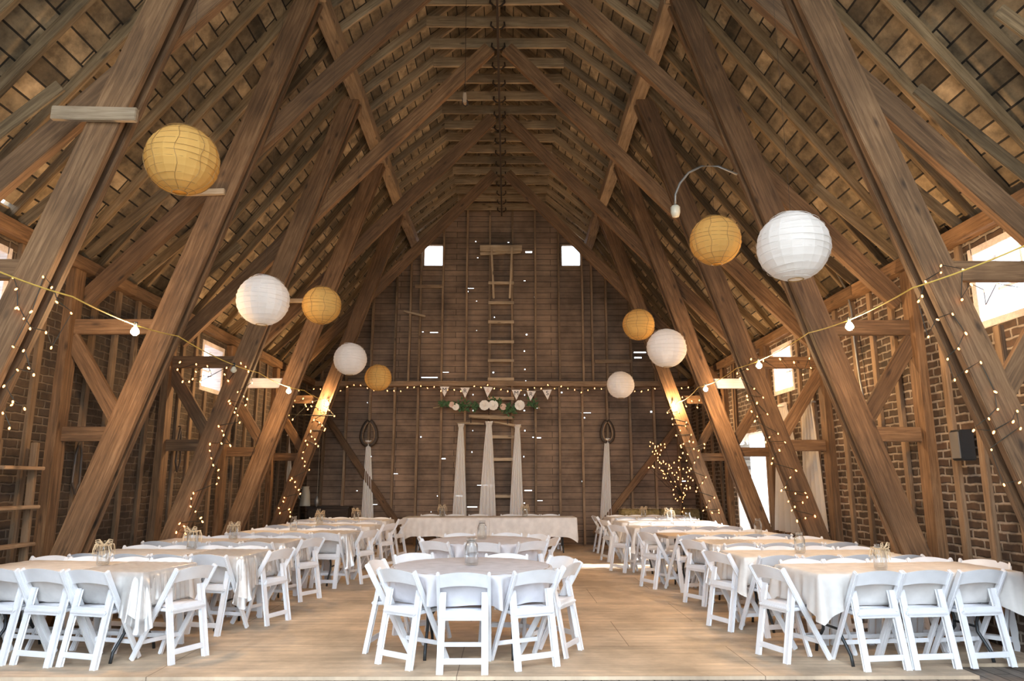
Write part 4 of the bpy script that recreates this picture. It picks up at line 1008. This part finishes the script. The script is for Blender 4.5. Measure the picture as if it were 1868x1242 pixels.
# left rear sideboard with crock
sb = empty('dark_sideboard', (-4.05, 17.35, 0), 0, 'dark old wooden sideboard in the far left corner', 'sideboard')
bm = bmesh.new(); add_box(bm, 0, 0, .50, .95, .42, .80, None, .01); mesh_obj('body', bm, M['dark_wood'], sb)
bm = bmesh.new(); add_box(bm, 0, 0, .925, 1.02, .46, .05, None, .01); mesh_obj('top', bm, M['dark_wood'], sb)
for s in (1, -1):
    bm = bmesh.new(); add_box(bm, s*.235, -.215, .52, .42, .02, .62, None, .006); dd = mesh_obj('door', bm, M['dark_wood'], sb)
    bm = bmesh.new(); lathe(bm, [(0, -.012), (.014, -.008), (.014, .008), (0, .012)], 10, (s*.06, -.235, .55)); mesh_obj('knob', bm, M['iron'], dd)
    for q in (1, -1): bm = bmesh.new(); add_box(bm, s*.42, q*.16, .05, .06, .06, .10, None, .004); mesh_obj('foot', bm, M['dark_wood'], sb)
cp = (onY(557, 905, 17.35).x, 17.35, .95)
ck = empty('cream_pitcher', cp, 0, 'tall cream enamel pitcher on the dark sideboard in the far left corner', 'pitcher')
bm = bmesh.new(); lathe(bm, [(0, .002), (.12, .002), (.125, .02), (.10, .32), (.075, .42), (.085, .46), (.078, .46), (.068, .42), (.09, .32), (.11, .03), (0, .02)], 24); mesh_obj('body', bm, M['ceramic'], ck, True)
bm = bmesh.new(); tube(bm, [(-.08, 0, .42), (-.15, 0, .40), (-.17, 0, .30), (-.15, 0, .20), (-.11, 0, .16)], .011, 8); mesh_obj('handle', bm, M['ceramic'], ck, True)
lp_ = onY(578, 912, 17.0); ln = empty('hanging_lantern', lp_, 0, 'small grey glass lantern hanging beside the dark sideboard', 'lantern')
bm = bmesh.new(); lathe(bm, [(0, -.16), (.03, -.13), (.06, -.06), (.06, 0), (.03, .06), (.015, .10), (0, .10)], 12); mesh_obj('globe', bm, M['steel'], ln, True)
bm = bmesh.new(); tube(bm, [(0, 0, .1), (0, 0, girt-lp_.z-.06), (0, .9, girt-lp_.z)], .006, 4); mesh_obj('hanging_wire', bm, M['string'], ln)

# speaker on right wall, ladder shelf on left wall
sp_ = onX(1762, 812, 4.70)
e = empty('wall_speaker', sp_, 0, 'small black speaker box mounted on the right wall studs', 'speaker')
bm = bmesh.new(); add_box(bm, -.03, 0, 0, .14, .17, .30, None, .01); mesh_obj('cabinet', bm, M['metal'], e)
bm = bmesh.new(); add_box(bm, -.106, 0, 0, .012, .14, .26, None, .004); mesh_obj('grille', bm, M['steel'], e)
e = empty('shelf_ladder', (-4.62, 7.15, 0), 0, 'rough wooden ladder rack leaning on the left wall, nearest post', 'ladder')
for dy in (-.27, .27):
    beam('rail', (-4.62, 7.1+dy, 0), (-4.66, 7.1+dy, 1.9), .05, .07, M['stud_dark'], e, (1, 0, 0))
for z in (.90, 1.26, 1.64): beam('rung', (-4.60, 7.1-.30, z), (-4.60, 7.1+.30, z), .11, .035, M['stud'], e)
# hanging harness straps on left wall
for q, (px_, y0, y1) in enumerate(((148, 800, 900), (330, 780, 860))):
    a = onX(px_, y0, -4.72); b_ = onX(px_, y1, -4.72); e = empty('leather_strap', a, 0, ('looped dark leather strap hanging on the left wall near the front', 'looped dark leather strap hanging on the left wall farther back')[q], 'strap')
    bm = bmesh.new(); h = a.z-b_.z; tube(bm, [(0, 0, 0), (0, -.06, -h*.3), (0, -.07, -h*.8), (0, 0, -h), (0, .07, -h*.8), (0, .05, -h*.3), (0, 0, 0)], .014, 6); mesh_obj('loop', bm, M['leather'], e)
    bm = bmesh.new(); tube(bm, [(.0, 0, .02), (-.12, 0, .02)], .008, 5); mesh_obj('peg', bm, M['iron'], e)
